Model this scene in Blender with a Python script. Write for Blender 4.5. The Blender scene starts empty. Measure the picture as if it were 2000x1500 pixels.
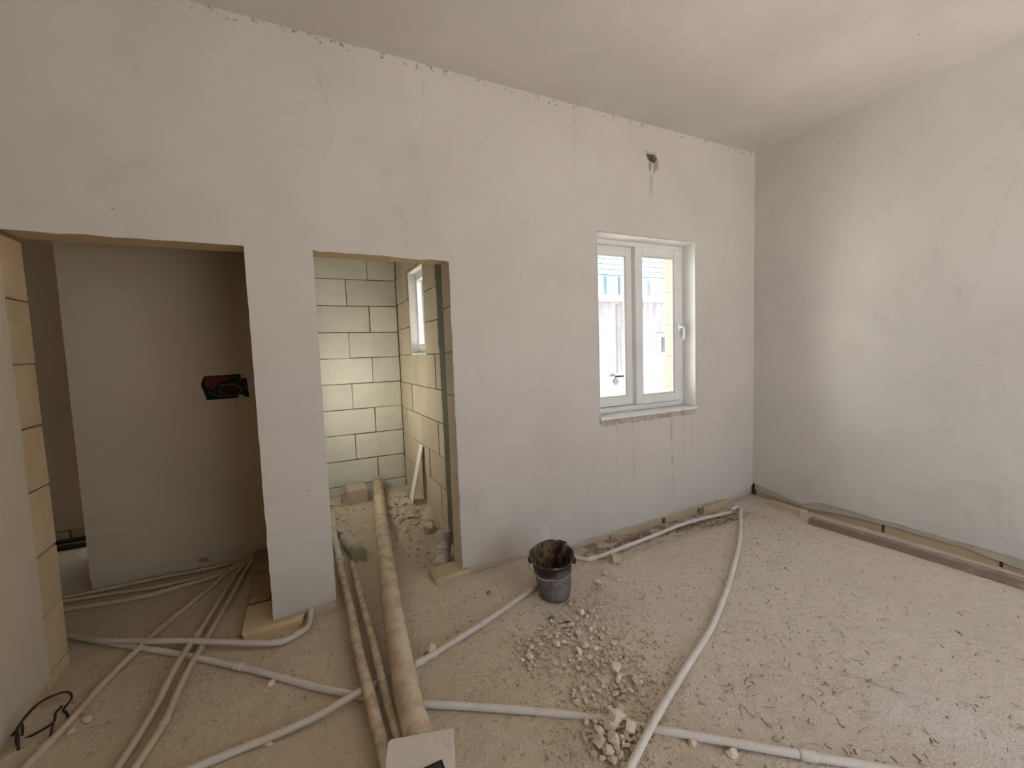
import bpy, bmesh, math, random
from mathutils import Vector, Matrix, noise
from mathutils.geometry import tessellate_polygon

S = bpy.context.scene
COL = S.collection
random.seed(7)

# ---------------------------------------------------------------- camera, world, sun, exposure
cam_data = bpy.data.cameras.new('camera')
cam_data.sensor_width = 36.0
cam_data.lens = 15.3025
cam_data.clip_start = 0.02
cam = bpy.data.objects.new('camera', cam_data)
COL.objects.link(cam)
_r = Vector((0.89189737, -0.45092033, -0.03449559))
_d = Vector((-0.06457057, -0.05147817, -0.99658449))
_f = Vector((0.44760444, 0.89107848, -0.07502943))
cam.matrix_world = Matrix(((_r.x, -_d.x, -_f.x, -4.2341), (_r.y, -_d.y, -_f.y, -2.8806),
                           (_r.z, -_d.z, -_f.z, 1.6), (0, 0, 0, 1)))
S.camera = cam

world = bpy.data.worlds.new('sky')
S.world = world
world.use_nodes = True
wn = world.node_tree
bg = wn.nodes['Background']
bg.inputs[0].default_value = (0.83, 0.93, 1.06, 1)
bg.inputs[1].default_value = 1.4

sun_data = bpy.data.lights.new('sun', 'SUN')
sun_data.energy = 28.0
sun_data.angle = math.radians(1.0)
sun_data.color = (1.0, 0.97, 0.93)
sun = bpy.data.objects.new('sun', sun_data)
COL.objects.link(sun)
sun.rotation_euler = Vector((-.80, .06, -.56)).to_track_quat('-Z', 'Y').to_euler()

S.view_settings.view_transform = 'Standard'
S.view_settings.look = 'None'
S.view_settings.gamma = 1.0
S.view_settings.use_curve_mapping = False
S.view_settings.exposure = 0.72

def portal(name, loc, rot, sx, sy):
    """Cycles light portal: only guides sampling of the sky through an opening, gives no light of its own."""
    l = bpy.data.lights.new(name, 'AREA')
    l.shape = 'RECTANGLE'; l.size = sx; l.size_y = sy
    l.cycles.is_portal = True
    o = bpy.data.objects.new(name, l); COL.objects.link(o)
    o.location = loc; o.rotation_euler = rot
    return o

# ---------------------------------------------------------------- sizes of the place
H = 3.476            # ceiling
XL = -5.404          # left wall plane
YF = -4.9            # wall behind the camera
XB, YB = -3.12, 2.2  # bathroom right and far walls
OPEN_X0, OPEN_X1, OPEN_Z = -3.5, -0.2, 3.0   # unseen opening behind the camera, sized to light the room
portal('rear_opening_portal', ((OPEN_X0+OPEN_X1)/2, YF-0.15, OPEN_Z/2), (math.radians(90), 0, 0), OPEN_X1-OPEN_X0, OPEN_Z)
portal('window_portal', (-1.41, 0.30, 1.77), (math.radians(-90), 0, 0), 1.1, 1.5)
portal('bathroom_portal', (-2.93, 1.35, 2.02), (0, math.radians(90), 0), 0.8, 0.55)

# ---------------------------------------------------------------- shader helpers
class NT:
    def __init__(self, name):
        self.m = bpy.data.materials.new(name); self.m.use_nodes = True
        self.t = self.m.node_tree; self.b = self.t.nodes['Principled BSDF']
        self.b.inputs['Roughness'].default_value = 0.9
        self.b.inputs['Specular IOR Level'].default_value = 0.2
        self._pos = None
    def n(self, kind): return self.t.nodes.new(kind)
    def set(self, sock, v):
        if hasattr(v, 'is_output') or isinstance(v, bpy.types.NodeSocket): self.t.links.new(v, sock)
        elif isinstance(v, (tuple, list)): sock.default_value = tuple(v) + ((1,) if len(v) == 3 and len(sock.default_value) == 4 else ())
        else: sock.default_value = v
    def pos(self):
        if self._pos is None: self._pos = self.n('ShaderNodeNewGeometry').outputs['Position']
        return self._pos
    def objco(self): return self.n('ShaderNodeTexCoord').outputs['Object']
    def vscale(self, v, s):
        q = self.n('ShaderNodeVectorMath'); q.operation = 'MULTIPLY'
        self.set(q.inputs[0], v); self.set(q.inputs[1], s); return q.outputs[0]
    def noise(self, scale=5, detail=3, rough=.55, vec=None, dist=0, out='Fac'):
        q = self.n('ShaderNodeTexNoise')
        self.set(q.inputs['Vector'], vec if vec is not None else self.pos())
        q.inputs['Scale'].default_value = scale; q.inputs['Detail'].default_value = detail
        q.inputs['Roughness'].default_value = rough; q.inputs['Distortion'].default_value = dist
        return q.outputs[out]
    def ramp(self, v, a, b, lo=0.0, hi=1.0):
        q = self.n('ShaderNodeMapRange'); q.interpolation_type = 'SMOOTHSTEP'
        self.set(q.inputs[0], v); q.inputs[1].default_value = a; q.inputs[2].default_value = b
        q.inputs[3].default_value = lo; q.inputs[4].default_value = hi; return q.outputs[0]
    def math(self, op, a, b=0.0, c=None):
        q = self.n('ShaderNodeMath'); q.operation = op
        self.set(q.inputs[0], a); self.set(q.inputs[1], b)
        if c is not None: self.set(q.inputs[2], c)
        return q.outputs[0]
    def sep(self, v):
        q = self.n('ShaderNodeSeparateXYZ'); self.set(q.inputs[0], v); return q.outputs
    def mix(self, f, a, b, blend='MIX'):
        q = self.n('ShaderNodeMix'); q.data_type = 'RGBA'; q.blend_type = blend
        self.set(q.inputs[0], f); self.set(q.inputs[6], a); self.set(q.inputs[7], b); return q.outputs[2]
    def bump(self, h, strength=.3, dist=.01):
        q = self.n('ShaderNodeBump'); q.inputs['Strength'].default_value = strength
        q.inputs['Distance'].default_value = dist; self.set(q.inputs['Height'], h)
        self.t.links.new(q.outputs[0], self.b.inputs['Normal'])
    def color(self, c): self.set(self.b.inputs['Base Color'], c)
    def rough(self, v): self.set(self.b.inputs['Roughness'], v)
    def rnd(self): return self.n('ShaderNodeObjectInfo').outputs['Random']

def simple(name, c1, c2=None, scale=8, bump=.2, bscale=40, rough=.9, detail=4, dist=.004, rndamt=0.0, spec=.2, metal=0):
    k = NT(name)
    col = c1
    if c2 is not None: col = k.mix(k.ramp(k.noise(scale, detail), .35, .65), c1, c2)
    if rndamt:
        v = k.math('MULTIPLY_ADD', k.rnd(), rndamt, 1 - rndamt/2)
        q = k.n('ShaderNodeHueSaturation'); k.set(q.inputs['Value'], v); k.set(q.inputs['Color'], col); col = q.outputs[0]
    k.color(col); k.rough(rough); k.b.inputs['Specular IOR Level'].default_value = spec
    k.b.inputs['Metallic'].default_value = metal
    if bump: k.bump(k.noise(bscale, 5), bump, dist)
    return k.m

def plaster(name, base, dark, streaks=False, drips=(), specks=None):
    k = NT(name)
    p = k.pos()
    big = k.ramp(k.noise(1.1, 4, .6), .35, .68)
    col = k.mix(k.math('MULTIPLY', big, .55), base, dark)
    cloud = k.ramp(k.noise(2.3, 6, .65, dist=1.2), .55, .72)
    col = k.mix(k.math('MULTIPLY', cloud, .35), col, (dark[0]*.93, dark[1]*.93, dark[2]*.95))
    if streaks:   # trowel smears, taller than wide
        v = k.vscale(p, (3.6, 3.6, 1.6))
        s = k.ramp(k.noise(1.0, 6, .7, vec=v, dist=.8), .53, .80)
        m = k.ramp(k.noise(.9, 2), .42, .62)
        col = k.mix(k.math('MULTIPLY', k.math('MULTIPLY', s, m), .30), col, (.29, .275, .26))
        v2 = k.vscale(p, (14, 14, 2.2))
        s2 = k.ramp(k.noise(1.0, 4, .7, vec=v2, dist=.4), .68, .76)
        m2 = k.ramp(k.noise(1.3, 2, vec=k.vscale(p, (1, 1, .8))), .52, .66)
        col = k.mix(k.math('MULTIPLY', k.math('MULTIPLY', s2, m2), .16), col, (.20, .19, .18))
    if drips:     # rust and dirt that ran down
        xs = k.sep(p)
        wob = k.math('MULTIPLY', k.math('SUBTRACT', k.noise(3, 2), .5), .03)
        for (x0, w, ztop, zbot, amt, c) in drips:
            d = k.math('ABSOLUTE', k.math('SUBTRACT', k.math('ADD', xs[0], wob), x0))
            a = k.ramp(d, w, w*.3)
            zt = k.ramp(xs[2], ztop+.01, ztop-.01)
            zb = k.ramp(xs[2], zbot-.15, zbot+.25)
            br = k.ramp(k.noise(9, 3), .3, .6)
            f = k.math('MULTIPLY', k.math('MULTIPLY', a, zt), k.math('MULTIPLY', k.math('MULTIPLY', zb, br), amt))
            col = k.mix(f, col, c)
    if specks:    # small cracks and dirt along one height
        xs = k.sep(p)
        d = k.math('ABSOLUTE', k.math('SUBTRACT', xs[2], specks))
        a = k.ramp(d, .035, .005)
        s = k.ramp(k.noise(22, 3, .7), .55, .64)
        col = k.mix(k.math('MULTIPLY', k.math('MULTIPLY', a, s), .75), col, (.12, .09, .07))
    # a few pits
    pit = k.ramp(k.noise(17, 2), .765, .79)
    col = k.mix(k.math('MULTIPLY', pit, .5), col, (.22, .19, .16))
    k.color(col); k.rough(.88)
    h = k.math('ADD', k.math('MULTIPLY', k.noise(2.0, 3), 3.0), k.math('MULTIPLY', k.noise(26, 5), .25))
    k.bump(h, .35, .012)
    return k.m

M = {}
BROWN = (.26, .16, .08); GREY = (.27, .25, .23)
M['plaster'] = plaster('plaster', (.585, .54, .495), (.51, .465, .42), True,
    drips=[(-1.62, .010, 1.0, .35, .30, BROWN), (-1.16, .012, 1.0, .25, .50, BROWN), (-1.01, .010, 1.0, .5, .35, GREY),
           (-1.32, .008, 1.0, .3, .25, GREY), (-1.80, .010, 1.0, .45, .25, GREY), (-.90, .012, 1.0, .6, .30, GREY),
           (-1.385, .035, 3.19, 2.85, .5, (.22, .18, .14)), (-2.17, .012, 3.40, 3.05, .3, (.28, .24, .2)), (-3.36, .012, 3.44, 3.2, .25, (.28, .24, .2))],
    specks=H-.02)
M['plaster_side'] = plaster('plaster_side', (.66, .625, .59), (.58, .545, .51), True, specks=None)
M['plaster_left'] = plaster('plaster_left', (.64, .55, .42), (.57, .48, .35))  # left plaster yellowed, warm bounced light put into its colour
M['plaster_niche'] = plaster('plaster_niche', (.56, .46, .335), (.48, .385, .27))  # same plaster with the niche's bounced warmth in the colour
M['ceiling'] = plaster('ceiling_skim', (.66, .615, .575), (.56, .515, .475))
M['reveal'] = simple('reveal_plaster', (.82, .82, .80), (.76, .75, .72), 4, .15, 30)
M['mortar'] = simple('grey_mortar', (.45, .405, .335), (.52, .46, .385), 6, .6, 45, dist=.006)
M['joint'] = simple('dark_joint_mortar', (.10, .08, .06), (.16, .13, .10), 9, .5, 50)  # dark mortar behind the block joints

def limestone(name, a, b, stain=None, rnd=.14):
    k = NT(name)
    oc = k.pos()
    col = k.mix(k.ramp(k.noise(3.2, 5, .6), .35, .68), a, b)
    v = k.vscale(oc, (3, 3, 26))
    col = k.mix(k.math('MULTIPLY', k.ramp(k.noise(1, 3, .6, vec=v), .5, .75), .18), col, (b[0]*.8, b[1]*.78, b[2]*.72))
    if stain:
        col = k.mix(k.math('MULTIPLY', k.ramp(k.noise(1.6, 5, .65, dist=1.5), .52, .72), stain[3]), col, stain[:3])
    q = k.n('ShaderNodeHueSaturation'); k.set(q.inputs['Value'], k.math('MULTIPLY_ADD', k.rnd(), rnd, 1-rnd/2)); k.set(q.inputs['Color'], col)
    col = q.outputs[0]
    pit = k.ramp(k.noise(38, 2), .72, .76)
    col = k.mix(k.math('MULTIPLY', pit, .3), col, (.30, .22, .13))
    k.color(col)
    k.bump(k.math('ADD', k.noise(45, 4), k.math('MULTIPLY', k.noise(8, 3), 2)), .35, .006)
    return k.m
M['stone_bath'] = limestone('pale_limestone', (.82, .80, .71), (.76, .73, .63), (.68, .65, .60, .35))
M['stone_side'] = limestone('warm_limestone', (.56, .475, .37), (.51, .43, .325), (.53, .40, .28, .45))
M['stone_jamb'] = limestone('honey_limestone', (.62, .47, .29), (.56, .41, .24), (.64, .52, .35, .3))
M['stone_base'] = limestone('dusty_base_stone', (.55, .44, .30), (.48, .38, .25), (.52, .44, .34, .5))
M['stone_dark'] = limestone('earthy_footing_stone', (.30, .21, .11), (.36, .26, .15))
M['stone_out'] = limestone('orange_limestone', (.50, .375, .30), (.45, .33, .255))

def ground():
    k = NT('dusty_screed')
    p = k.pos(); xyz = k.sep(p)
    a, b = (.78, .65, .50), (.70, .575, .43)
    col = k.mix(k.ramp(k.noise(1.3, 5, .6), .35, .65), a, b)
    # pale grey dust to the right; dim warm light painted into the browner left
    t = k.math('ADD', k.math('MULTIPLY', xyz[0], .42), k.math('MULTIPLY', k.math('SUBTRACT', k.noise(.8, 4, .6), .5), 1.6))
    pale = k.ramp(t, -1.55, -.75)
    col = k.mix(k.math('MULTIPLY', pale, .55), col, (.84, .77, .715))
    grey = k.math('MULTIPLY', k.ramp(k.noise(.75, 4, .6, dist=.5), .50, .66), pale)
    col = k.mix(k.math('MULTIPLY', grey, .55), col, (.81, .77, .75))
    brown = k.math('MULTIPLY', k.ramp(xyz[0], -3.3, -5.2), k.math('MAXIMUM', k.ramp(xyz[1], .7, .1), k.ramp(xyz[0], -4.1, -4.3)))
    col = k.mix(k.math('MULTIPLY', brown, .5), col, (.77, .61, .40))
    # dark soil along the long wall
    ys = k.ramp(xyz[1], -.32, -.13)
    xr = k.math('MULTIPLY', k.ramp(xyz[0], -2.5, -2.1), k.ramp(xyz[0], -.35, -.7))
    nz = k.ramp(k.noise(7, 5, .7), .40, .58)
    soil = k.math('MULTIPLY', k.math('MULTIPLY', ys, xr), nz)
    col = k.mix(k.math('MULTIPLY', soil, .75), col, (.23, .155, .095))
    # damp grey patch inside the bathroom doorway
    # fine flecks
    lump = k.ramp(k.noise(13, 5, .7), .42, .66)
    col = k.mix(k.math('MULTIPLY', lump, .17), col, (.46, .355, .25))
    fl = k.ramp(k.noise(55, 3, .7, vec=k.vscale(p, (1, 1.6, 1))), .655, .70)
    col = k.mix(k.math('MULTIPLY', fl, .5), col, (.30, .22, .15))
    fl2 = k.ramp(k.noise(30, 4, .7), .62, .70)
    col = k.mix(k.math('MULTIPLY', fl2, .35), col, (.78, .68, .54))
    k.color(col); k.rough(.95)
    h = k.math('ADD', k.math('MULTIPLY', k.noise(14, 6, .72), 1.8), k.math('MULTIPLY', k.noise(48, 4, .7), .9))
    k.bump(h, .9, .018)
    return k.m
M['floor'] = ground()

def rockmat(name, a, b, rnd=.25):
    return simple(name, a, b, 18, .4, 60, rndamt=rnd)
M['rock'] = rockmat('limestone_rubble', (.66, .565, .44), (.58, .49, .37))
M['rock_pale'] = rockmat('pale_rubble', (.72, .64, .515), (.65, .57, .45))
M['grit'] = rockmat('grit', (.50, .40, .29), (.40, .31, .21))
M['straw'] = simple('straw', (.17, .115, .07), (.26, .19, .12), 30, 0)

def dusty(name, base, dust, lo=.4, hi=.6, scale=9, rough=.75, spec=.3):
    k = NT(name)
    p = k.pos()
    n = k.noise(scale, 6, .68)
    nz = k.sep(k.n('ShaderNodeNewGeometry').outputs['Normal'])[2]
    f = k.ramp(k.math('ADD', n, k.math('MULTIPLY', nz, .12)), lo, hi)
    col = k.mix(f, base, dust)
    k.color(col); k.rough(k.math('MULTIPLY_ADD', f, .2, rough)); k.b.inputs['Specular IOR Level'].default_value = spec
    k.bump(n, .3, .004)
    return k.m
M['conduit'] = dusty('dusty_grey_conduit', (.60, .545, .48), (.60, .49, .36), .50, .78, 6, .55)
M['conduit_clean'] = dusty('pale_grey_conduit', (.70, .66, .62), (.64, .55, .44), .52, .80, 6, .5)
M['conduit_brown'] = dusty('earthy_conduit', (.50, .395, .27), (.58, .46, .32), .40, .65, 7, .75)
M['pipe'] = dusty('dusty_drain_pipe', (.50, .37, .235), (.66, .545, .41), .46, .70, 11, .8)
M['pipe_thin'] = dusty('dusty_waste_pipe', (.46, .36, .23), (.68, .57, .44), .50, .72, 13, .8)
M['pipe_white'] = dusty('white_pipe', (.74, .70, .60), (.60, .52, .40), .55, .8, 8, .5)
M['pipe_grey'] = dusty('grey_fitting', (.52, .48, .44), (.54, .47, .38), .45, .7, 14, .7)
M['pipe_olive'] = dusty('olive_socket', (.36, .33, .21), (.44, .38, .26), .5, .75, 14, .7)
M['black_pipe'] = simple('black_pipe', (.035, .028, .025), (.06, .05, .045), 10, .1, 40, .6)
M['green'] = dusty('green_waterproof_coat', (.105, .115, .08), (.22, .215, .15), .55, .8, 5, .8)
M['steel'] = simple('rusty_rebar', (.035, .025, .02), (.075, .045, .03), 30, .5, 120, .8)
M['rail'] = dusty('dusty_brown_rail', (.27, .19, .155), (.42, .33, .27), .52, .75, 6, .6)
M['upvc'] = simple('white_upvc', (.74, .73, .71), (.70, .68, .65), 3, 0, rough=.4, spec=.4)
M['upvc_dusty'] = simple('dusty_upvc', (.66, .63, .585), (.60, .56, .51), 3, .1, 40, rough=.5, spec=.35)
M['handle_white'] = simple('white_handle', (.88, .88, .87), None, 3, 0, rough=.35, spec=.5)
M['outer_white'] = simple('white_outer_render', (.70, .69, .67), (.64, .63, .61), 2, .1, 8)
M['gasket'] = simple('gasket', (.06, .06, .06), None, 3, 0)
M['sill'] = simple('white_marble_sill', (.74, .74, .73), (.66, .65, .63), 5, .1, 30, .5)
M['card'] = simple('white_card', (.74, .68, .62), (.70, .64, .57), 4, .05, 50, .7)
M['black'] = simple('black_plastic', (.018, .015, .012), (.03, .026, .022), 6, 0, rough=.5)
M['dark_glass'] = simple('dark_panel', (.07, .06, .055), (.045, .04, .035), 9, 0, rough=.3)
M['pencil'] = simple('pencil_line', (.46, .41, .375), None, 4, 0)
M['red'] = simple('red_box_plastic', (.16, .022, .015), (.09, .015, .012), 10, .1, 30, .6)
M['cable'] = simple('dark_cable', (.03, .024, .018), (.06, .05, .035), 12, 0, rough=.55)
M['cable_grey'] = simple('grey_cable', (.10, .09, .07), (.14, .12, .09), 12, 0, rough=.55)
M['cable_olive'] = simple('olive_cable', (.16, .145, .075), (.2, .17, .09), 12, 0, rough=.6)
M['cable_brown'] = simple('brown_cable', (.26, .15, .09), (.33, .2, .12), 12, 0, rough=.6)
M['hole'] = simple('broken_hole', (.12, .085, .07), (.19, .145, .12), 14, .6, 50)
M['blue'] = simple('blue_grey_plastic', (.18, .185, .21), (.24, .235, .25), 8, .1, 30, .6)
M['orange'] = simple('orange_chip', (.36, .15, .05), None, 8, .2, 40)
M['rag'] = simple('white_lump', (.66, .62, .54), (.56, .51, .43), 14, .5, 40)
M['dark_stick'] = simple('dark_stick', (.10, .075, .055), (.16, .12, .09), 20, .2, 60)

def bucket_mats():
    k = NT('rubber_bucket')
    n = k.noise(5.5, 6, .7); nf = k.noise(22, 5, .7)
    z = k.sep(k.objco())[2]
    base = k.mix(k.ramp(nf, .4, .7), (.12, .112, .112), (.21, .198, .19))
    dirt = k.ramp(k.math('ADD', n, k.math('MULTIPLY', z, -.25)), .45, .60)
    col = k.mix(k.math('MULTIPLY', dirt, .35), base, (.33, .26, .185))
    tar = k.math('MULTIPLY', k.ramp(z, .15, .20), k.ramp(k.noise(16, 5, .7), .42, .52))
    col = k.mix(tar, col, (.028, .017, .013))
    k.color(col); k.rough(k.math('MULTIPLY_ADD', tar, -.35, .7)); k.b.inputs['Specular IOR Level'].default_value = .4
    k.bump(nf, .3, .004); M['bucket'] = k.m
    k = NT('bucket_inside')
    v = k.vscale(k.objco(), (20, 20, 8))
    n = k.noise(1, 5, .7, vec=v, dist=.8)
    col = k.mix(k.ramp(n, .38, .64), (.030, .018, .012), (.24, .165, .10))
    k.color(col); k.bump(n, .8, .01); M['bucket_in'] = k.m
bucket_mats()

def glassmat():
    k = NT('window_glass')
    b = k.b
    b.inputs['Base Color'].default_value = (1, 1, 1, 1); b.inputs['Roughness'].default_value = 0
    out = k.t.nodes['Material Output']
    tr = k.n('ShaderNodeBsdfTransparent'); tr.inputs[0].default_value = (.95, .97, .97, 1)
    gl = k.n('ShaderNodeBsdfGlossy'); gl.inputs['Roughness'].default_value = .02
    ly = k.n('ShaderNodeLayerWeight'); ly.inputs[0].default_value = .12
    mx = k.n('ShaderNodeMixShader')
    k.t.links.new(k.math('MULTIPLY', ly.outputs['Fresnel'], .8), mx.inputs[0])
    k.t.links.new(tr.outputs[0], mx.inputs[1]); k.t.links.new(gl.outputs[0], mx.inputs[2])
    k.t.links.new(mx.outputs[0], out.inputs[0])
    return k.m
M['glass'] = glassmat()
# outside
M['f_white'] = simple('pale_render', (.59, .565, .555), (.54, .52, .51), 1.5, .1, 8)
def stainwall():
    k = NT('weathered_render')
    p = k.pos(); xyz = k.sep(p)
    col = k.mix(k.ramp(k.noise(1.2, 5, .6), .4, .62), (.60, .535, .51), (.56, .505, .495))
    v = k.vscale(p, (3.5, 1, .6))
    s = k.math('MULTIPLY', k.ramp(k.noise(1, 5, .65, vec=v), .38, .6), k.ramp(xyz[2], 1.2, 2.9))
    col = k.mix(k.math('MULTIPLY', s, .8), col, (.33, .32, .38))
    k.color(col); return k.m
M['f_stain'] = stainwall()
M['f_low'] = simple('lower_render', (.60, .515, .46), (.555, .495, .46), 1.8, .1, 8)
M['f_cyan'] = simple('pale_cyan_cladding', (.42, .56, .565), (.46, .59, .59), 1.5, 0)
M['f_pane'] = simple('cyan_pane', (.29, .54, .57), (.33, .58, .60), 2, 0, rough=.4)
M['f_mull'] = simple('blue_grey_mullion', (.25, .33, .44), None, 2, 0)
M['f_ledge'] = simple('white_ledge', (.60, .60, .60), (.56, .555, .55), 3, 0)
M['f_sky'] = simple('grey_pane', (.17, .19, .24), (.20, .22, .26), 2, 0, rough=.4)
M['f_pink'] = simple('violet_pilaster', (.37, .335, .37), (.42, .38, .40), 3, 0)
M['f_bounce'] = simple('pale_bounce_ground', (.62, .59, .555), (.56, .535, .50), 1, .1, 8)
M['f_ground'] = simple('street_paving', (.34, .32, .29), (.29, .275, .25), 1, .1, 8)

# ---------------------------------------------------------------- mesh helpers
def link(name, me, mat=None, parent=None, smooth=False):
    o = bpy.data.objects.new(name, me); COL.objects.link(o)
    if mat is not None and not me.materials: me.materials.append(mat)
    if parent is not None: o.parent = parent
    if smooth:
        for p in me.polygons: p.use_smooth = True
    return o
def mesh_from(name, verts, faces):
    me = bpy.data.meshes.new(name); me.from_pydata([tuple(v) for v in verts], [], faces); me.update()
    return me
def tag(o, label=None, cat=None, group=None, kind=None):
    if label: o['label'] = label
    if cat: o['category'] = cat
    if group: o['group'] = group
    if kind: o['kind'] = kind
    return o
def thing(name, label, cat, loc=(0, 0, 0), group=None):
    o = bpy.data.objects.new(name, None); COL.objects.link(o); o.location = loc; o.empty_display_size = .1
    return tag(o, label, cat, group)
def structure(name, me, mat):
    return tag(link(name, me, mat), kind='structure')

def boxes(name, lst, bevel=0.0):
    bm = bmesh.new()
    for (x0, x1, y0, y1, z0, z1) in lst:
        r = bmesh.ops.create_cube(bm, size=1)
        for v in r['verts']:
            v.co = Vector(((x0+x1)/2 + v.co.x*(x1-x0), (y0+y1)/2 + v.co.y*(y1-y0), (z0+z1)/2 + v.co.z*(z1-z0)))
    if bevel:
        bmesh.ops.bevel(bm, geom=bm.edges[:], offset=bevel, segments=1, affect='EDGES')
    me = bpy.data.meshes.new(name); bm.to_mesh(me); bm.free(); return me
def box(name, b, mat, parent=None, bevel=0.0): return link(name, boxes(name, [b], bevel), mat, parent)

def stone_mesh(name, b, jit=.004, bevel=.006, seed=0):
    """one dressed block, corners a little out of true"""
    rng = random.Random(seed)
    me = boxes(name, [b], bevel)
    for v in me.vertices:
        v.co += Vector((rng.uniform(-jit, jit), rng.uniform(-jit, jit), rng.uniform(-jit, jit)))
    return me

def ragged(p, q, amp, step, seed):
    """points from p to just before q, wandering off the straight line like broken plaster"""
    p, q = Vector(p), Vector(q); L = (q-p).length; n = max(1, int(L/step)); nrm = Vector((-(q-p).y, (q-p).x))/max(L, 1e-6)
    out = []
    for i in range(n):
        t = i/n; a = 0 if i == 0 else amp
        w = noise.noise(Vector((t*L*9+seed*7.3, seed*3.1, 0)))*1.0 + noise.noise(Vector((t*L*37+seed*5.1, seed, 4)))*.6
        out.append(p + (q-p)*t + nrm*(a*w))
    return [tuple(v) for v in out]
def poly(*segs):
    o = []
    for s in segs: o += s
    return o
def panel(name, outer, holes, thick, frame):
    """flat plate with holes; frame(u, v, d) -> world point, d = 0 front, thick = back"""
    loops = [[Vector((u, v, 0)) for u, v in l] for l in [outer]+holes]
    tris = tessellate_polygon(loops)
    flat = [p for l in loops for p in l]; n = len(flat)
    V = [frame(p.x, p.y, 0) for p in flat] + [frame(p.x, p.y, thick) for p in flat]
    Fc = [tuple(t) for t in tris] + [tuple(n+i for i in reversed(t)) for t in tris]
    s = 0
    for l in loops:
        m = len(l)
        for i in range(m): a, b = s+i, s+(i+1) % m; Fc.append((a, b, n+b, n+a))
        s += m
    me = mesh_from(name, V, Fc)
    bm = bmesh.new(); bm.from_mesh(me); bmesh.ops.recalc_face_normals(bm, faces=bm.faces[:]); bm.to_mesh(me); bm.free()
    return me

def smooth_path(pts, per=8):
    P = [Vector(p) for p in pts]
    if len(P) < 3: return P
    out = []
    for i in range(len(P)-1):
        a, b, c, d = P[max(i-1, 0)], P[i], P[i+1], P[min(i+2, len(P)-1)]
        for k in range(per):
            t = k/per
            out.append(.5*((2*b)+(c-a)*t+(2*a-5*b+4*c-d)*t*t+(3*b-a-3*c+d)*t**3))
    out.append(P[-1]); return out
def tube(name, pts, r, n=10, per=6, radii=None, cap=True, do_smooth=True):
    P = smooth_path(pts, per) if do_smooth else [Vector(p) for p in pts]
    V, Fc = [], []
    up = Vector((0, 0, 1))
    for i, p in enumerate(P):
        t = (P[min(i+1, len(P)-1)]-P[max(i-1, 0)]).normalized()
        ref = up if abs(t.z) < .9 else Vector((1, 0, 0))
        a = t.cross(ref).normalized(); b = a.cross(t).normalized()
        rr = r if radii is None else radii[min(i, len(radii)-1)]
        for k in range(n):
            an = 2*math.pi*k/n; V.append(p + a*(math.cos(an)*rr) + b*(math.sin(an)*rr))
    for i in range(len(P)-1):
        for k in range(n):
            k2 = (k+1) % n; Fc.append((i*n+k, i*n+k2, (i+1)*n+k2, (i+1)*n+k))
    if cap:
        Fc.append(tuple(reversed(range(n)))); Fc.append(tuple((len(P)-1)*n+k for k in range(n)))
    me = mesh_from(name, V, Fc)
    bm = bmesh.new(); bm.from_mesh(me); bmesh.ops.recalc_face_normals(bm, faces=bm.faces[:]); bm.to_mesh(me); bm.free()
    for p in me.polygons: p.use_smooth = len(p.vertices) == 4
    return me

# ---------------------------------------------------------------- measured world coordinates (metres)
DATA_A = [(-5.623,0.604,0.017),(-5.492,0.487,0.02),(-5.303,0.314,0.034),(-5.053,0.141,0.05),(-4.819,0.008,0.05),(-4.513,-0.16,0.034),(-4.39,-0.197,0.02),(-4.296,-0.159,0.02),(-4.249,-0.119,0.025),(-4.23,0.005,0.05),(-4.23,0.03,0.09)]
DATA_B = [(-5.695,0.68,0.017),(-5.511,0.509,0.017),(-5.106,0.162,0.017),(-4.899,-0.013,0.017),(-4.549,-0.333,0.017),(-4.269,-0.621,0.017),(-4.078,-0.796,0.017),(-3.915,-0.928,0.017),(-3.796,-1.015,0.017),(-3.559,-1.17,0.017),(-3.279,-1.366,0.017),(-3.004,-1.601,0.017),(-2.811,-1.768,0.017),(-2.573,-1.976,0.017),(-2.414,-2.113,0.017),(-2.297,-2.218,0.017),(-2.19,-2.319,0.017)]
DATA_C = [(-2.767,-0.369,0.017),(-2.901,-0.426,0.017),(-3.308,-0.593,0.017),(-3.731,-0.737,0.02),(-3.935,-0.79,0.03),(-4.077,-0.843,0.05),(-4.276,-0.869,0.03),(-4.576,-0.872,0.017),(-4.677,-0.879,0.017),(-4.801,-0.891,0.017),(-4.9,-0.911,0.017)]
DATA_D = [(-2.414,0.056,-0.02),(-2.373,-0.104,-0.02),(-2.322,-0.203,-0.02),(-2.25,-0.236,-0.02),(-1.943,-0.206,-0.02),(-1.539,-0.164,-0.02),(-1.082,-0.117,-0.02),(-0.506,-0.162,-0.02)]
DATA_E = [(-0.496,-0.22,0.017),(-1.059,-0.613,0.017),(-1.472,-0.868,0.017),(-1.813,-1.063,0.017),(-2.176,-1.254,0.017),(-2.354,-1.331,0.017),(-2.672,-1.462,0.025),(-2.951,-1.592,0.05),(-3.028,-1.626,0.05),(-3.182,-1.691,0.03),(-3.26,-1.723,0.017)]
DATA_P1 = [(-4.587,1.1,0.04),(-4.685,0.94,0.017),(-4.731,0.721,0.017),(-4.809,0.24,0.017),(-4.864,-0.168,0.05),(-4.902,-0.46,0.02),(-4.95,-0.729,0.017),(-4.964,-0.813,0.017)]
DATA_P2 = [(-4.572,1.1,0.04),(-4.623,1.006,0.017),(-4.675,0.688,0.017),(-4.758,0.155,0.017),(-4.817,-0.271,0.03),(-4.84,-0.543,0.017),(-4.888,-0.763,0.017),(-4.903,-0.847,0.017)]
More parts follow.
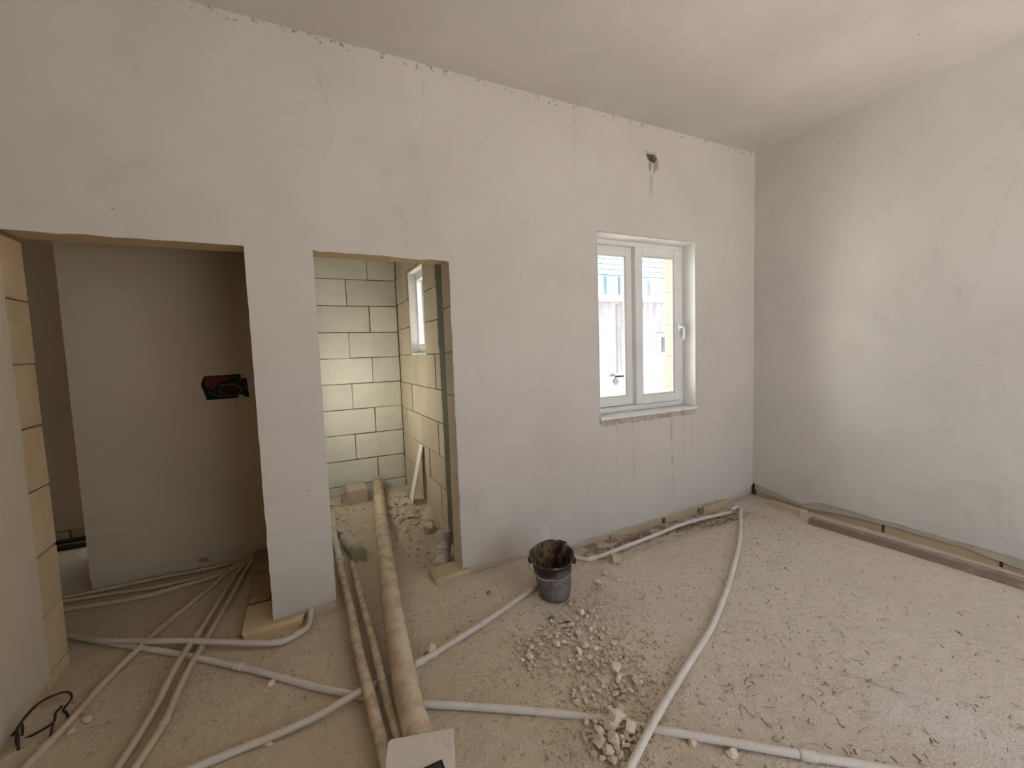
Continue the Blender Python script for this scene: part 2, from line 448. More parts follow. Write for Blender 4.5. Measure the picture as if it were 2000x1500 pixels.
DATA_P3 = [(-4.762,0.977,0.017),(-4.79,0.905,0.017),(-4.827,0.777,0.017),(-5.022,0.357,0.017),(-5.088,0.14,0.03),(-5.17,-0.066,0.017),(-5.223,-0.321,0.017),(-5.286,-0.545,0.017),(-5.307,-0.626,0.017)]
DATA_F4 = [(-5.731,0.904,0.017),(-5.643,0.892,0.017),(-5.293,0.832,0.017),(-5.09,0.853,0.017),(-4.868,0.9,0.017),(-4.716,0.986,0.017),(-4.623,1.096,0.017)]
DATA_F5 = [(-5.817,1.096,0.017),(-5.745,1.096,0.017),(-5.456,1.096,0.017),(-5.248,1.096,0.017),(-4.932,1.077,0.017),(-4.756,1.0950000000000002,0.017)]
DATA_F6 = [(-5.782,1.046,0.017),(-5.708,1.037,0.017),(-5.421,0.986,0.017),(-5.212,0.94,0.017),(-4.912,0.943,0.017),(-4.79,0.994,0.017)]
DATA_p50a = [(-4.007,0.973,0.05),(-4.012,0.498,0.04),(-4.009,0.033,0.04),(-4.019,-0.532,0.05),(-4.017,-0.866,0.06),(-4.011,-1.152,0.045),(-4.01,-1.271,0.04),(-4.011,-1.353,0.035)]
DATA_p50aw = [(-3.976,1.745,0.06),(-4.002,1.184,0.06),(-4.007,0.973,0.05),(-4.005,0.648,0.045)]
DATA_p50b = [(-3.92,0.591,0.015),(-3.924,0.424,0.03),(-3.932,0.139,0.035),(-3.937,-0.375,0.045),(-3.947,-0.758,0.06),(-3.949,-1.046,0.045),(-3.945,-1.156,0.04),(-3.942,-1.255,0.035)]
DATA_big = [(-3.394,2.531,0.17),(-3.473,2.004,0.165),(-3.623,0.988,0.14),(-3.791,-0.274,0.1),(-3.873,-1.116,0.09),(-3.879,-1.237,0.085),(-3.885,-1.384,0.08)]
DATA_rebar1 = [(-5.359,-0.461,0.0),(-5.371,-0.422,0.05),(-5.37,-0.406,0.1),(-5.361,-0.286,0.1),(-5.323,-0.212,0.08),(-5.295,-0.187,0.06),(-5.285,-0.193,0.03),(-5.295,-0.248,0.02),(-5.282,-0.261,0.01),(-5.26,-0.298,0.0)]
DATA_rebar2 = [(-5.368,-0.399,0.05),(-5.369,-0.389,0.09),(-5.405,-0.354,0.05),(-5.432,-0.332,0.01),(-5.393,-0.365,0.01),(-5.338,-0.363,0.02),(-5.289,-0.356,0.04),(-5.297,-0.31,0.05),(-5.305,-0.235,0.03)]
DATA_rebar3 = [(-5.29,-0.385,0.0),(-5.284,-0.382,0.03),(-5.286,-0.364,0.045)]
DATA_black1 = [(-6.207,2.234,0.05),(-6.002,2.241,0.05)]
DATA_black2 = [(-6.195,2.196,0.03),(-5.991,2.201,0.03)]
DATA_S_pile = [(-3.115,-1.513,0.071),(-3.096,-1.58,0.057),(-3.075,-1.547,0.039),(-3.044,-1.589,0.042),(-3.147,-1.589,0.027),(-3.186,-1.583,0.047),(-3.211,-1.527,0.038),(-3.16,-1.536,0.055),(-3.13,-1.606,0.027),(-3.243,-1.564,0.045),(-3.16,-1.61,0.027),(-3.227,-1.608,0.048),(-3.196,-1.615,0.028),(-3.15,-1.628,0.024),(-3.194,-1.638,0.028),(-3.24,-1.641,0.035),(-3.237,-1.526,0.023),(-3.161,-1.496,0.026),(-3.208,-1.498,0.021),(-3.111,-1.626,0.025),(-3.263,-1.617,0.028),(-3.189,-1.431,0.024),(-3.173,-1.449,0.02),(-3.162,-1.464,0.02)]
DATA_S_mid = [(-2.904,-1.264,0.061),(-2.977,-1.207,0.036),(-2.89,-1.307,0.025),(-2.876,-1.363,0.054),(-2.93,-1.398,0.029),(-2.97,-1.403,0.038),(-2.927,-1.313,0.03),(-2.954,-1.36,0.034),(-3.005,-1.38,0.033),(-2.827,-1.383,0.025),(-3.042,-1.455,0.045),(-3.114,-1.417,0.029),(-3.09,-1.443,0.032),(-3.137,-1.395,0.036),(-2.83,-1.356,0.022),(-2.95,-1.333,0.022),(-2.935,-1.214,0.026),(-2.965,-1.245,0.025),(-2.912,-1.347,0.02),(-3.186,-1.349,0.032),(-3.15,-1.356,0.028),(-3.182,-1.302,0.021),(-3.124,-1.282,0.029),(-3.165,-1.311,0.023)]
DATA_S_up = [(-2.904,-0.867,0.047),(-2.94,-0.852,0.035),(-2.911,-0.957,0.043),(-2.818,-1.034,0.037),(-3.06,-0.901,0.034),(-3.142,-0.884,0.039),(-3.062,-0.967,0.055),(-3.02,-0.978,0.033),(-2.936,-1.062,0.049),(-2.997,-1.073,0.054),(-3.046,-1.08,0.027),(-3.227,-0.973,0.053),(-3.169,-1.002,0.037),(-3.017,-1.155,0.036),(-3.036,-1.189,0.033),(-3.06,-1.172,0.026),(-2.762,-0.986,0.029),(-2.834,-0.88,0.024),(-2.76,-0.839,0.028),(-2.945,-0.902,0.032),(-3.191,-1.122,0.02),(-3.238,-1.014,0.024),(-2.757,-1.024,0.026),(-2.787,-1.096,0.025),(-2.825,-0.965,0.029),(-2.785,-0.936,0.026),(-3.269,-0.967,0.027),(-3.23,-0.834,0.025),(-3.28,-0.776,0.026),(-3.06,-0.852,0.026),(-2.997,-0.887,0.023),(-2.953,-0.963,0.025),(-2.971,-1.136,0.024)]
DATA_S_buck = [(-2.778,-0.683,0.045),(-2.476,-0.567,0.052),(-2.512,-0.634,0.034),(-2.33,-0.614,0.025),(-2.969,-0.597,0.026),(-2.606,-0.77,0.026),(-2.771,-0.803,0.037),(-2.714,-0.813,0.044),(-2.785,-0.759,0.025),(-2.709,-0.862,0.024),(-2.673,-0.912,0.024)]
DATA_S_named = {'tri':(-2.167,-0.389,0.085),'wh':(-2.349,-0.491,0.047),'r1':(-2.891,-1.722,0.041),'r2':(-2.796,-1.825,0.04),'r3':(-2.814,-1.606,0.022),'r4':(-2.588,-1.873,0.021),'peb':(-5.16,-0.344,0.046),'fl':(-5.189,-0.398,0.04),'l1':(-4.421,-0.509,0.038),'l2':(-4.424,-0.877,0.036),'lw':(-3.101,0.03,0.038),'cap1':(-3.168,-0.302,0.034),'cap2':(-2.955,-0.749,0.03),'or':(-2.804,-1.213,0.018),'cpc':(-3.671,-0.696,0.055),'l3':(-4.605,0.031,0.042)}
DATA_stick = [(-2.95,-0.825,0.006),(-2.872,-0.836,0.006)]

# ---------------------------------------------------------------- floor
def sm(x, a, b):
    t = max(0, min(1, (x-a)/(b-a))); return t*t*(3-2*t)
def hfloor(x, y):
    n = noise.noise(Vector((x*1.7, y*1.7, 0)))*.007 + noise.noise(Vector((x*6, y*6, 3)))*.004 + noise.noise(Vector((x*19, y*19, 9)))*.0022
    tr = sm(x, -2.75, -2.15)*sm(-x, .25, .7)*sm(y, -.42, -.17)          # scraped channel along the long wall
    z = n - .048*tr
    if y > .2 and x > -4.15:
        z += .07*sm(y, .7, 1.9)
        m = math.exp(-(((x+3.22)/.28)**2+((y-1.25)/.5)**2))
        z += .10*m + .05*noise.noise(Vector((x*7, y*7, 5)))*sm(y, .5, 1.0)*sm(x, -3.7, -3.4)
        z += .02*noise.noise(Vector((x*11, y*11, 8)))*sm(y, .4, .8)
        z -= .10*math.exp(-(((x+3.36)/.17)**2+((y-.48)/.28)**2))        # hollow just inside the doorway
    r = math.exp(-(((x+3.17)/.20)**2+((y+1.55)/.16)**2))*.022 + math.exp(-(((x+2.97)/.22)**2+((y+1.03)/.22)**2))*.010
    z += r + r*.8*noise.noise(Vector((x*30, y*30, 1)))
    w = math.exp(-(((x+5.42)/.16)**2))*sm(-y, .02, .2)*.05               # dirt swept against the left wall
    return z + w*(.7+.5*noise.noise(Vector((x*14, y*14, 2))))
def make_floor():
    xs = [-7.6+.0251*i for i in range(311)]; ys = [YF-.1+.025*i for i in range(293)]
    V = [(x, y, hfloor(x, y)) for y in ys for x in xs]; nx = len(xs)
    Fc = [(j*nx+i, j*nx+i+1, (j+1)*nx+i+1, (j+1)*nx+i) for j in range(len(ys)-1) for i in range(nx-1)]
    me = mesh_from('floor', V, Fc)
    for p in me.polygons: p.use_smooth = True
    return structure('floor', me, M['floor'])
floor = make_floor()
box('light_block_slab', (-7.7, .26, YF-.2, 2.7, -.5, -.2), M['joint'], floor)  # unseen slab, added to stop light leaking in from below

# ---------------------------------------------------------------- long wall with the two openings and the window
fy = lambda u, v, d: (u, d, v)
WX0, WX1, WZ0, WZ1 = -1.977, -.846, 1.0, 2.538
D1 = -4.433; D2L, D2R = -4.082, -3.237; DH = 2.238
outer = poly(
    [(XL, H), (0, H)],
    ragged((0, .11), (-.24, .055), .012, .03, 1), ragged((-.24, .055), (-.9, .058), .014, .03, 2), ragged((-.9, .058), (-1.37, .036), .012, .03, 3),
    ragged((-1.37, .036), (-2.33, .016), .012, .03, 4), ragged((-2.33, .016), (-2.71, .026), .01, .03, 5), ragged((-2.71, .026), (-3.2, .066), .008, .04, 6),
    ragged((D2R, .05), (D2R, DH-.02), .006, .05, 7), ragged((D2R, DH-.015), (D2L, DH), .009, .04, 8),
    ragged((D2L, DH+.004), (D2L, .075), .005, .05, 9), ragged((D2L, .075), (D1+.02, .056), .006, .05, 10),
    ragged((D1, .05), (D1, DH), .005, .05, 11), ragged((D1, DH), (XL, DH+.004), .007, .05, 12), [(XL, DH+.004)])
whole = [(WX0, WZ0), (WX1, WZ0), (WX1, WZ1), (WX0, WZ1)]
wall = structure('wall_back', panel('wall_back', outer, [whole], .016, fy), M['plaster'])
core = [(XL, H), (-3.0, H), (-3.0, -.12), (-3.036, -.12), (-3.036, DH+.006), (D2L-.006, DH+.006), (D2L-.006, -.12), (D1+.006, -.12), (D1+.006, DH+.008), (XL, DH+.008)]
fyc = lambda u, v, d: (u, .0165+d, v)
link('stone_core', panel('stone_core', core, [], .195, fyc), M['stone_jamb'], wall)
core2 = [(-3.0, H), (.25, H), (.25, -.12), (-3.0, -.12)]
h2 = [(WX0-.004, WZ0-.03), (WX1+.004, WZ0-.03), (WX1+.004, WZ1+.004), (WX0-.004, WZ1+.004)]
fyd = lambda u, v, d: (u, .034+d, v)
link('stone_core', panel('outer_core', core2, [h2], .346, fyd), M['stone_out'], wall)
# grey render coat showing below the plaster
def coat(pts_top, pts_bot, seed, frame, parent, off=.005, th=.012):
    o = []
    for i in range(len(pts_top)-1): o += ragged(pts_top[i], pts_top[i+1], .003, .05, seed+i)
    o.append(pts_top[-1])
    b = list(reversed(pts_bot))
    for i in range(len(b)-1): o += ragged(b[i], b[i+1], .009, .03, seed+20+i)
    o.append(b[-1])
    return link('mortar_coat', panel('mortar_coat', o, [], th, lambda u, v, d: frame(u, v, d+off)), M['mortar'], parent)
coat([(-3.205, .10), (-2.7, .07), (-2.3, .06), (-1.3, .07), (-.9, .10), (-.02, .14)],
     [(-3.20, .02), (-2.75, -.012), (-2.35, -.028), (-2.05, -.002), (-1.6, .016), (-1.28, .014), (-.92, .026), (-.62, .000), (-.30, .004), (-.02, .045)], 30, fy, wall)
coat([(-4.428, .10), (-4.09, .11)], [(-4.428, .040), (-4.25, .014), (-4.085, .022)], 60, fy, wall)
# the lowest stone course, bare along the foot of the wall
xs = [-3.20, -2.845, -2.36, -1.877, -1.248, -.78, -.40, -.015]
tops = [.03, .02, .02, .03, .03, .035, .05, .06]
for i in range(len(xs)-1):
    g = .006 if i not in (3, 4) else .012
    y0 = .020
    if i == 5: y0 = -.035           # one block stands proud of the rest
    link('stone', stone_mesh('base_stone', (xs[i]+g, xs[i+1]-g, y0, .12, -.14, tops[i]+(0.0 if i == 5 else .03)), .006, .010, i), M['stone_base'], wall)
box('joint_backing', (-3.2, 0, .0335, .06, -.14, .06), M['joint'], wall)
for i, b in enumerate([(-4.43, -4.20, .014, .20, -.05, .10), (-4.19, -4.088, .014, .20, -.05, .10)]):
    link('stone', stone_mesh('pier_stone', b, .003, .006, 50+i), M['stone_jamb'], wall)
for i, b in enumerate([(-4.60, -4.27, -.055, .27, -.03, .058), (-4.592, -4.455, .30, .70, -.03, .060), (-4.60, -4.45, .72, 1.10, -.03, .075)]):
    link('stone', stone_mesh('footing_stone', b, .012, .016, 60+i), M['stone_jamb'] if i == 0 else M['stone_dark'], wall)
# right jamb of the bathroom opening
jz = [-.05, .13, .418, .70, .983, 1.30, 1.609, 1.922, DH]
for i in range(len(jz)-1):
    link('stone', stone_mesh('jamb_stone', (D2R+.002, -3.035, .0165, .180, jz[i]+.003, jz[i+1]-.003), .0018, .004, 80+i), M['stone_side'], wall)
for i, (x, z, r) in enumerate([(-.41, .47, .013), (-2.42, .50, .014), (-4.2, .80, .012), (-2.33, 1.75, .006)]):
    a = [(x+math.cos(t*.9)*r*random.uniform(.6, 1.3), z+math.sin(t*.9)*r*random.uniform(.5, 1)) for t in range(7)]
    link('chip_mark', panel('chip_mark', a, [], .002, lambda u, v, d: (u, -.0015+d, v)), M['mortar'], wall)
# window reveal: plastered inside, bare stone outside the frame
link('reveal_lining', boxes('reveal_lining', [(WX0-.0035, WX0+.006, .0, .15, WZ0, WZ1), (WX1-.006, WX1+.0035, .0, .15, WZ0, WZ1), (WX0, WX1, .0, .15, WZ1-.006, WZ1+.0035)], .001), M['reveal'], wall)
oz = [.98, 1.19, 1.50, 1.81, 2.13, 2.45]
for i in range(len(oz)-1):
    link('stone', stone_mesh('reveal_stone', (WX1-.004, WX1+.003, .225, .376, oz[i]+.003, oz[i+1]-.003), .001, .001, 100+i), M['stone_out'], wall)

# ---------------------------------------------------------------- other walls and ceiling
fr = lambda u, v, d: (d, u, v)       # right wall, u = y
o = poly([(0, H), (YF, H)], [(YF, .10)], ragged((-3.2, .10), (-1.9, .103), .01, .04, 20), ragged((-1.9, .103), (-1.66, .112), .01, .04, 21), ragged((-1.66, .112), (-.65, .118), .010, .04, 22),
    ragged((-.65, .116), (-.47, .058), .008, .03, 23), ragged((-.47, .058), (-.27, .094), .008, .03, 24), ragged((-.27, .094), (0, .136), .008, .03, 25), [(0, .136)])
wr = structure('wall_right', panel('wall_right', o, [], .016, fr), M['plaster_side'])
box('stone_core', (.034, .25, YF-.2, .38, -.3, H), M['joint'], wr)
coat([(-3.2, .15), (-.66, .16), (-.47, .10), (-.02, .17)], [(-3.2, .05), (-1.9, .036), (-1.6, .078), (-1.16, .082), (-.86, .066), (-.48, .022), (-.26, .048), (-.02, .072)], 120, fr, wr)
ys = [-3.2, -2.46, -1.79, -1.121, -.445, -.012]
for i in range(len(ys)-1):
    link('stone', stone_mesh('base_stone', (.020, .12, ys[i]+.008, ys[i+1]-.008, -.12, .12), .005, .010, 130+i), M['stone_base'], wr)

fl = lambda u, v, d: (XL-d, u, v)    # left wall, u = y
o = poly([(YF, H), (.0, H), (.0, DH)], ragged((.004, DH), (.004, .06), .010, .04, 31), ragged((.0, .06), (-.30, .05), .01, .04, 32), ragged((-.30, .05), (-1.2, .045), .012, .05, 33), [(YF, .05)])
wl = structure('wall_left', panel('wall_left', o, [], .008, fl), M['plaster_left'])
box('stone_core', (-5.62, XL-.0085, YF, -.012, -.1, H), M['stone_jamb'], wl)
lz = [-.05, .068, .368, .668, .99, 1.304, 1.619, 1.934, DH-.004]
for i in range(len(lz)-1):
    link('stone', stone_mesh('jamb_stone', (-5.62, XL-.006, -.010, .222, lz[i]+.003, lz[i+1]-.003), .0022, .006, 140+i), M['stone_jamb'], wl)

# wall behind the camera with an unseen opening, widened to light the room
o = [(XL, 0), (XL, H), (0, H), (0, 0), (OPEN_X1, 0), (OPEN_X1, OPEN_Z), (OPEN_X0, OPEN_Z), (OPEN_X0, 0)]
structure('wall_front', panel('wall_front', o, [], .22, lambda u, v, d: (u, YF-d, v)), M['plaster_side'])
structure('ceiling', boxes('ceiling', [(-7.6, .25, YF-.22, .40, H, H+.2), (-7.6, -2.9, .40, 2.7, H, H+.2)]), M['ceiling'])

# niche behind the left opening
box_x0, box_x1, box_z0, box_z1 = -4.838, -4.556, 1.307, 1.496
hole = poly(ragged((box_x0+.006, box_z0), (box_x1, box_z0+.006), .004, .03, 41), ragged((box_x1+.004, box_z0+.004), (box_x1-.008, box_z1), .003, .03, 42),
            ragged((box_x1-.008, box_z1), (box_x0, box_z1-.006), .004, .03, 43), ragged((box_x0, box_z1-.006), (box_x0-.022, box_z0+.115), .006, .02, 44), ragged((box_x0-.022, box_z0+.115), (box_x0+.006, box_z0), .005, .02, 45))
NY = 1.12
o = poly([(-5.6, H), (-4.43, H)], ragged((-4.43, .09), (-4.59, .122), .006, .03, 51), ragged((-4.59, .122), (-4.80, .136), .008, .03, 52), ragged((-4.80, .136), (-4.93, .106), .006, .03, 53),
         ragged((-4.93, .106), (-5.25, .108), .006, .04, 54), ragged((-5.25, .108), (-5.6, .088), .006, .04, 55), [(-5.6, .088)])
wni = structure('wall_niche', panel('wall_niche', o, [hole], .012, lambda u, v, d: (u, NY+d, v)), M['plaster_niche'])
oc = [(-5.6, H), (-4.43, H), (-4.43, -.1), (-5.6, -.1)]
ohole = [(box_x0-.03, box_z0-.01), (box_x1+.01, box_z0-.01), (box_x1+.01, box_z1+.01), (box_x0-.03, box_z1+.01)]
link('stone_core', panel('niche_core', oc, [ohole], .95, lambda u, v, d: (u, NY+.0122+d, v)), M['plaster_niche'], wni)
coat([(-5.595, .13), (-4.44, .16)], [(-5.595, .072), (-5.43, .078), (-5.2, .068), (-5.0, .086), (-4.83, .082), (-4.6, .066), (-4.44, .05)], 160, lambda u, v, d: (u, NY+d, v), wni, .003, .008)
nx = [-5.595, -5.424, -4.99, -4.833, -4.44]
for i in range(4):
    link('stone', stone_mesh('niche_stone', (nx[i]+.005, nx[i+1]-.005, NY+.013, NY+.08, -.05, .13), .004, .008, 170+i), M['stone_base'] if i != 2 else M['stone_dark'], wni)
wp = structure('wall_partition', boxes('wall_partition', [(-4.425, -4.13, .212, 2.4, -.1, H)]), M['stone_bath'])
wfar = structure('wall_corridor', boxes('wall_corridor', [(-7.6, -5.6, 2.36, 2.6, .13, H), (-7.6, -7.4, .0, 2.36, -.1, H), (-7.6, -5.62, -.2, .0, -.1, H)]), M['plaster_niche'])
for i, (a, b) in enumerate([(-7.2, -6.55), (-6.54, -6.135), (-6.125, -5.61)]):
    link('stone', stone_mesh('corridor_stone', (a, b, 2.365, 2.55, -.05, .125), .004, .01, 180+i), M['stone_base'], wfar)

# bathroom: bare limestone block walls
cz = [-.10, .17, .452, .738, 1.02, 1.303, 1.585, 1.865, 2.155, 2.442, 2.73, 3.02, 3.30, H]
wb = structure('wall_bathroom_far', boxes('wall_bathroom_far', [(-4.14, -2.9, YB+.006, YB+.25, -.1, H)]), M['joint'])
for r in range(len(cz)-1):
    odd = (r % 2 == 1)
    ends = [-3.122, -3.43 if odd else -3.66]
    while ends[-1] > -4.13: ends.append(max(ends[-1]-.56, -4.135))
    for i in range(len(ends)-1):
        a, b = ends[i+1], ends[i]
        g = random.uniform(.0025, .0045)
        link('stone', stone_mesh('wall_block', (a+g, b-g, YB+random.uniform(-.004, .003), YB+.12, cz[r]+g, cz[r+1]-g), .0016, .005, 200+r*7+i), M['stone_bath'], wb)
WX2 = -3.045
BW = (1.09, 1.62, 1.605, 2.43)   # bathroom window opening: y0, y1, z0, z1
fo = lambda u, v, d: (XB+.006+d, u, v)
wbr = structure('wall_bathroom_right', panel('wall_bathroom_right', [(.182, -.1), (YB+.24, -.1), (YB+.24, H), (.182, H)],
      [[(BW[0]-.004, BW[2]-.004), (BW[1]+.004, BW[2]-.004), (BW[1]+.004, BW[3]+.004), (BW[0]-.004, BW[3]+.004)]], .20, fo), M['joint'])
cz2 = [-.10, .13, .42, .70, 1.0, 1.29, 1.60, 1.89, 2.172, 2.46, 2.75, 3.04, 3.31, H]
for r in range(len(cz2)-1):
    z0, z1 = cz2[r], cz2[r+1]
    ends = [YB-.002, YB-(.26 if r % 2 else .50)]
    while ends[-1] > .19: ends.append(max(ends[-1]-.56, .184))
    for i in range(len(ends)-1):
        y0, y1 = ends[i+1], ends[i]; g = random.uniform(.0025, .004); dx = random.uniform(-.004, .003)
        pcs = [(y0, y1, z0, z1)]
        if z1 > BW[2]+.02 and z0 < BW[3]-.02 and y1 > BW[0] and y0 < BW[1]:
            pcs = []
            if y0 < BW[0]-.02: pcs.append((y0, BW[0]+g, z0, z1))
            if y1 > BW[1]+.02: pcs.append((BW[1]-g, y1, z0, z1))
            if z1 > BW[3]+.01: pcs.append((max(y0, BW[0]), min(y1, BW[1]), BW[3]-g, z1))
        for p in pcs:
            deep = .075 if (abs(p[0]-BW[1]+g) < .02 or abs(p[1]-BW[0]-g) < .02 or abs(p[2]-BW[3]+g) < .02) else .05
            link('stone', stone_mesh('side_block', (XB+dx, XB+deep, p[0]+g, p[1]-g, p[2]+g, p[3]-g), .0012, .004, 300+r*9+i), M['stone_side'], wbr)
o = poly([(.184, 2.5), (.184, -.05)], [(.62, -.02)], ragged((.625, -.02), (.645, 1.2), .012, .04, 71), ragged((.645, 1.2), (.655, 1.62), .02, .04, 72), ragged((.655, 1.62), (.69, 2.5), .022, .05, 73))
link('waterproof_coat', panel('waterproof_coat', o, [], .0025, lambda u, v, d: (XB-.0085+d, u, v)), M['green'], wbr)
link('outer_stone', boxes('outer_stone', [(-2.912, -2.895, .38, BW[0], -.35, H+.2), (-2.912, -2.895, BW[1], YB+.24, -.35, H+.2), (-2.912, -2.895, BW[0], BW[1], -.35, BW[2]), (-2.912, -2.895, BW[0], BW[1], BW[3], H+.2)]), M['outer_white'], wbr)
link('reveal_lining', boxes('reveal_lining', [(XB-.002, WX2+.01, BW[1]-.008, BW[1]-.001, BW[2], BW[3]), (XB-.002, WX2+.01, BW[0], BW[1], BW[3]-.007, BW[3]-.0005)]), M['reveal'], wbr)
link('window_sill_bed', boxes('window_sill_bed', [(XB, -2.93, BW[0]-.003, BW[1]+.003, BW[2]-.01, BW[2]+.012)], .002), M['reveal'], wbr)

# ---------------------------------------------------------------- windows
def frame_mesh(name, x0, x1, z0, z1, w, y0, y1, bev=.004, wz=None):
    wz = wz or w
    return boxes(name, [(x0, x0+w, y0, y1, z0, z1), (x1-w, x1, y0, y1, z0, z1), (x0+w, x1-w, y0, y1, z0, z0+wz), (x0+w, x1-w, y0, y1, z1-wz, z1)], bev)
win = structure('window_1', frame_mesh('window_1', WX0+.006, WX1-.006, 1.022, WZ1-.006, .040, .145, .225, .003), M['upvc'])
# fixed track under and over the sashes
link('bottom_rail', boxes('bottom_rail', [(WX0+.046, WX1-.046, .150, .225, 1.05, 1.072)], .002), M['upvc_dusty'], win)
s1 = link('sash', frame_mesh('sash', -1.442, -.886, 1.074, 2.494, .078, .142, .178, .004), M['upvc'], win)
link('glazing_bead', frame_mesh('glazing_bead', -1.364, -.964, 1.152, 2.416, .012, .150, .170, .003), M['upvc'], s1)
link('pane', boxes('pane', [(-1.358, -.970, .160, .164, 1.158, 2.41)]), M['glass'], s1)
link('interlock', boxes('interlock', [(-1.447, -1.4425, .138, .198, 1.074, 2.494)], .001), M['upvc'], s1)
link('end_cap', boxes('end_cap', [(-1.4465, -1.4425, .139, .1415, 1.085, 1.10), (-1.4465, -1.4425, .139, .1415, 2.475, 2.488)]), M['gasket'], s1)
s2 = link('sash', frame_mesh('sash', -1.933, -1.452, 1.074, 2.494, .068, .184, .220, .004, .082), M['upvc'], win)
link('glazing_bead', frame_mesh('glazing_bead', -1.866, -1.519, 1.155, 2.413, .012, .191, .212, .003), M['upvc'], s2)
link('pane', boxes('pane', [(-1.861, -1.524, .202, .206, 1.16, 2.408)]), M['glass'], s2)
hd = link('handle', tube('handle', [(-.924, .128, 1.772), (-.924, .100, 1.772), (-.905, .094, 1.770), (-.893, .094, 1.752), (-.890, .094, 1.70), (-.902, .094, 1.655)], .0105, 8, 5), M['handle_white'], s1)
link('handle_plate', boxes('handle_plate', [(-.940, -.908, .126, .142, 1.735, 1.812)], .004), M['handle_white'], s1)
for (x, z) in [(-1.84, 2.36), (-1.545, 2.37), (-1.84, 1.85), (-1.545, 1.83), (-1.545, 1.32), (-1.545, 1.24)]:
    link('rubber_dot', boxes('rubber_dot', [(x-.004, x+.004, .1985, .2015, z-.004, z+.004)], .001), M['gasket'], s2)
link('sill', boxes('sill', [(WX0-.006, WX1+.004, -.022, .16, .998, 1.0215)], .003), M['sill'], win)
sb = poly(ragged((-1.99, .99), (-.83, .99), .004, .04, 91), ragged((-.835, .955), (-1.98, .945), .012, .025, 92))
link('sill_bedding', panel('sill_bedding', sb, [], .01, lambda u, v, d: (u, -.004+d, v)), simple('stained_bedding', (.36, .28, .22), (.50, .43, .37), 16, .5, 60), win)

win2 = structure('window_2', boxes('window_2', [(WX2, WX2+.05, BW[0], BW[0]+.03, BW[2]+.012, BW[3]), (WX2, WX2+.05, BW[1]-.03, BW[1], BW[2]+.012, BW[3]),
     (WX2, WX2+.05, BW[0]+.03, BW[1]-.03, BW[2]+.012, BW[2]+.10), (WX2, WX2+.05, BW[0]+.03, BW[1]-.03, BW[3]-.075, BW[3])], .003), M['upvc'])
link('pane', boxes('pane', [(WX2+.02, WX2+.024, BW[0]+.028, BW[1]-.028, BW[2]+.098, BW[3]-.073)]), M['glass'], win2)

# ---------------------------------------------------------------- what the windows look out on
gr = structure('outside_ground', boxes('outside_ground', [(-12, 16, .40, 12, -.45, -.35)]), M['f_ground'])
structure('bounce_ground', boxes('bounce_ground', [(-9, 6, -16, YF-.2, -.12, -.03)]), M['f_bounce'])  # unseen sunlit ground, added to bounce light in through the rear opening
fac = thing('facing_building', 'pale sunlit building with cyan windows and white ledge seen through the room window', 'building', (5.5, 8.2, -.35))
def fpart(name, b, mat, bev=.01, parent=fac):
    bb = (b[0]-5.5, b[1]-5.5, b[2]-8.2, b[3]-8.2, b[4]+.35, b[5]+.35)
    return link(name, boxes(name, [bb], bev), M[mat], parent)
fpart('wall', (-3, 14, 8.0, 8.6, .70, 3.04), 'f_stain')
fpart('lower_wall', (-3, 14, 7.96, 8.6, -.35, .66), 'f_low')
fpart('upper_wall', (-3, 14, 8.02, 8.6, 3.22, 3.86), 'f_white')
for i in range(6):
    fpart('cladding_board', (-3, 14, 8.0, 8.5, 3.872+i*.165, 3.872+i*.165+.150), 'f_cyan', .006)
fpart('ledge', (-3, 14, 7.72, 8.1, 3.04, 3.215), 'f_ledge')
fpart('lower_ledge', (-3, 4.80, 7.86, 8.05, .64, .70), 'f_ledge'); fpart('lower_ledge', (4.80, 5.55, 7.84, 8.05, .74, .80), 'f_ledge'); fpart('lower_ledge', (5.9, 14, 7.86, 8.05, .65, .72), 'f_ledge')
wxs = [(3.4, 3.86), (3.94, 4.46), (4.60, 5.05), (5.15, 5.66), (5.74, 6.28)]
for a, b in wxs:
    w = fpart('window', (a-.03, b+.03, 7.97, 8.05, 3.235, 3.84), 'f_mull', .006)
    bb = (a-5.5, b-5.5, -.255, -.225, 3.26+.35, 3.80+.35)
    link('pane', boxes('pane', [bb], .004), M['f_pane'], w)
fpart('parapet_block', (6.40, 14, 7.93, 8.05, 3.235, 3.80), 'f_white')
fpart('pilaster', (4.98, 5.12, 7.93, 8.03, .80, 2.95), 'f_pink')
d = fpart('door', (5.14, 5.70, 7.94, 8.03, .80, 2.20), 'f_ledge')
link('shutter', boxes('shutter', [(-.30, .15, -.28, -.25, .83+.35, 2.14+.35)], .006), M['f_pane'], d)
w = fpart('window', (6.68, 7.40, 7.92, 8.03, 1.25, 2.02), 'f_white')
link('pane', boxes('pane', [(1.33, 1.75, -.295, -.27, 1.39+.35, 1.90+.35)], .006), M['f_sky'], w)
dm = link('diamond_plate', boxes('diamond_plate', [(-.085, .085, -.02, .02, -.085, .085)], .004), M['f_sky'], fac)
dm.location = (4.88-5.5, -.27, .53+.35); dm.rotation_euler = (0, math.radians(40), 0)
lamp = link('lamp_arm', tube('lamp_arm', [(4.70-5.5, -.26, .72+.35), (4.92-5.5, -.30, .74+.35), (5.05-5.5, -.30, .78+.35)], .03, 8, 3), M['f_sky'], fac)

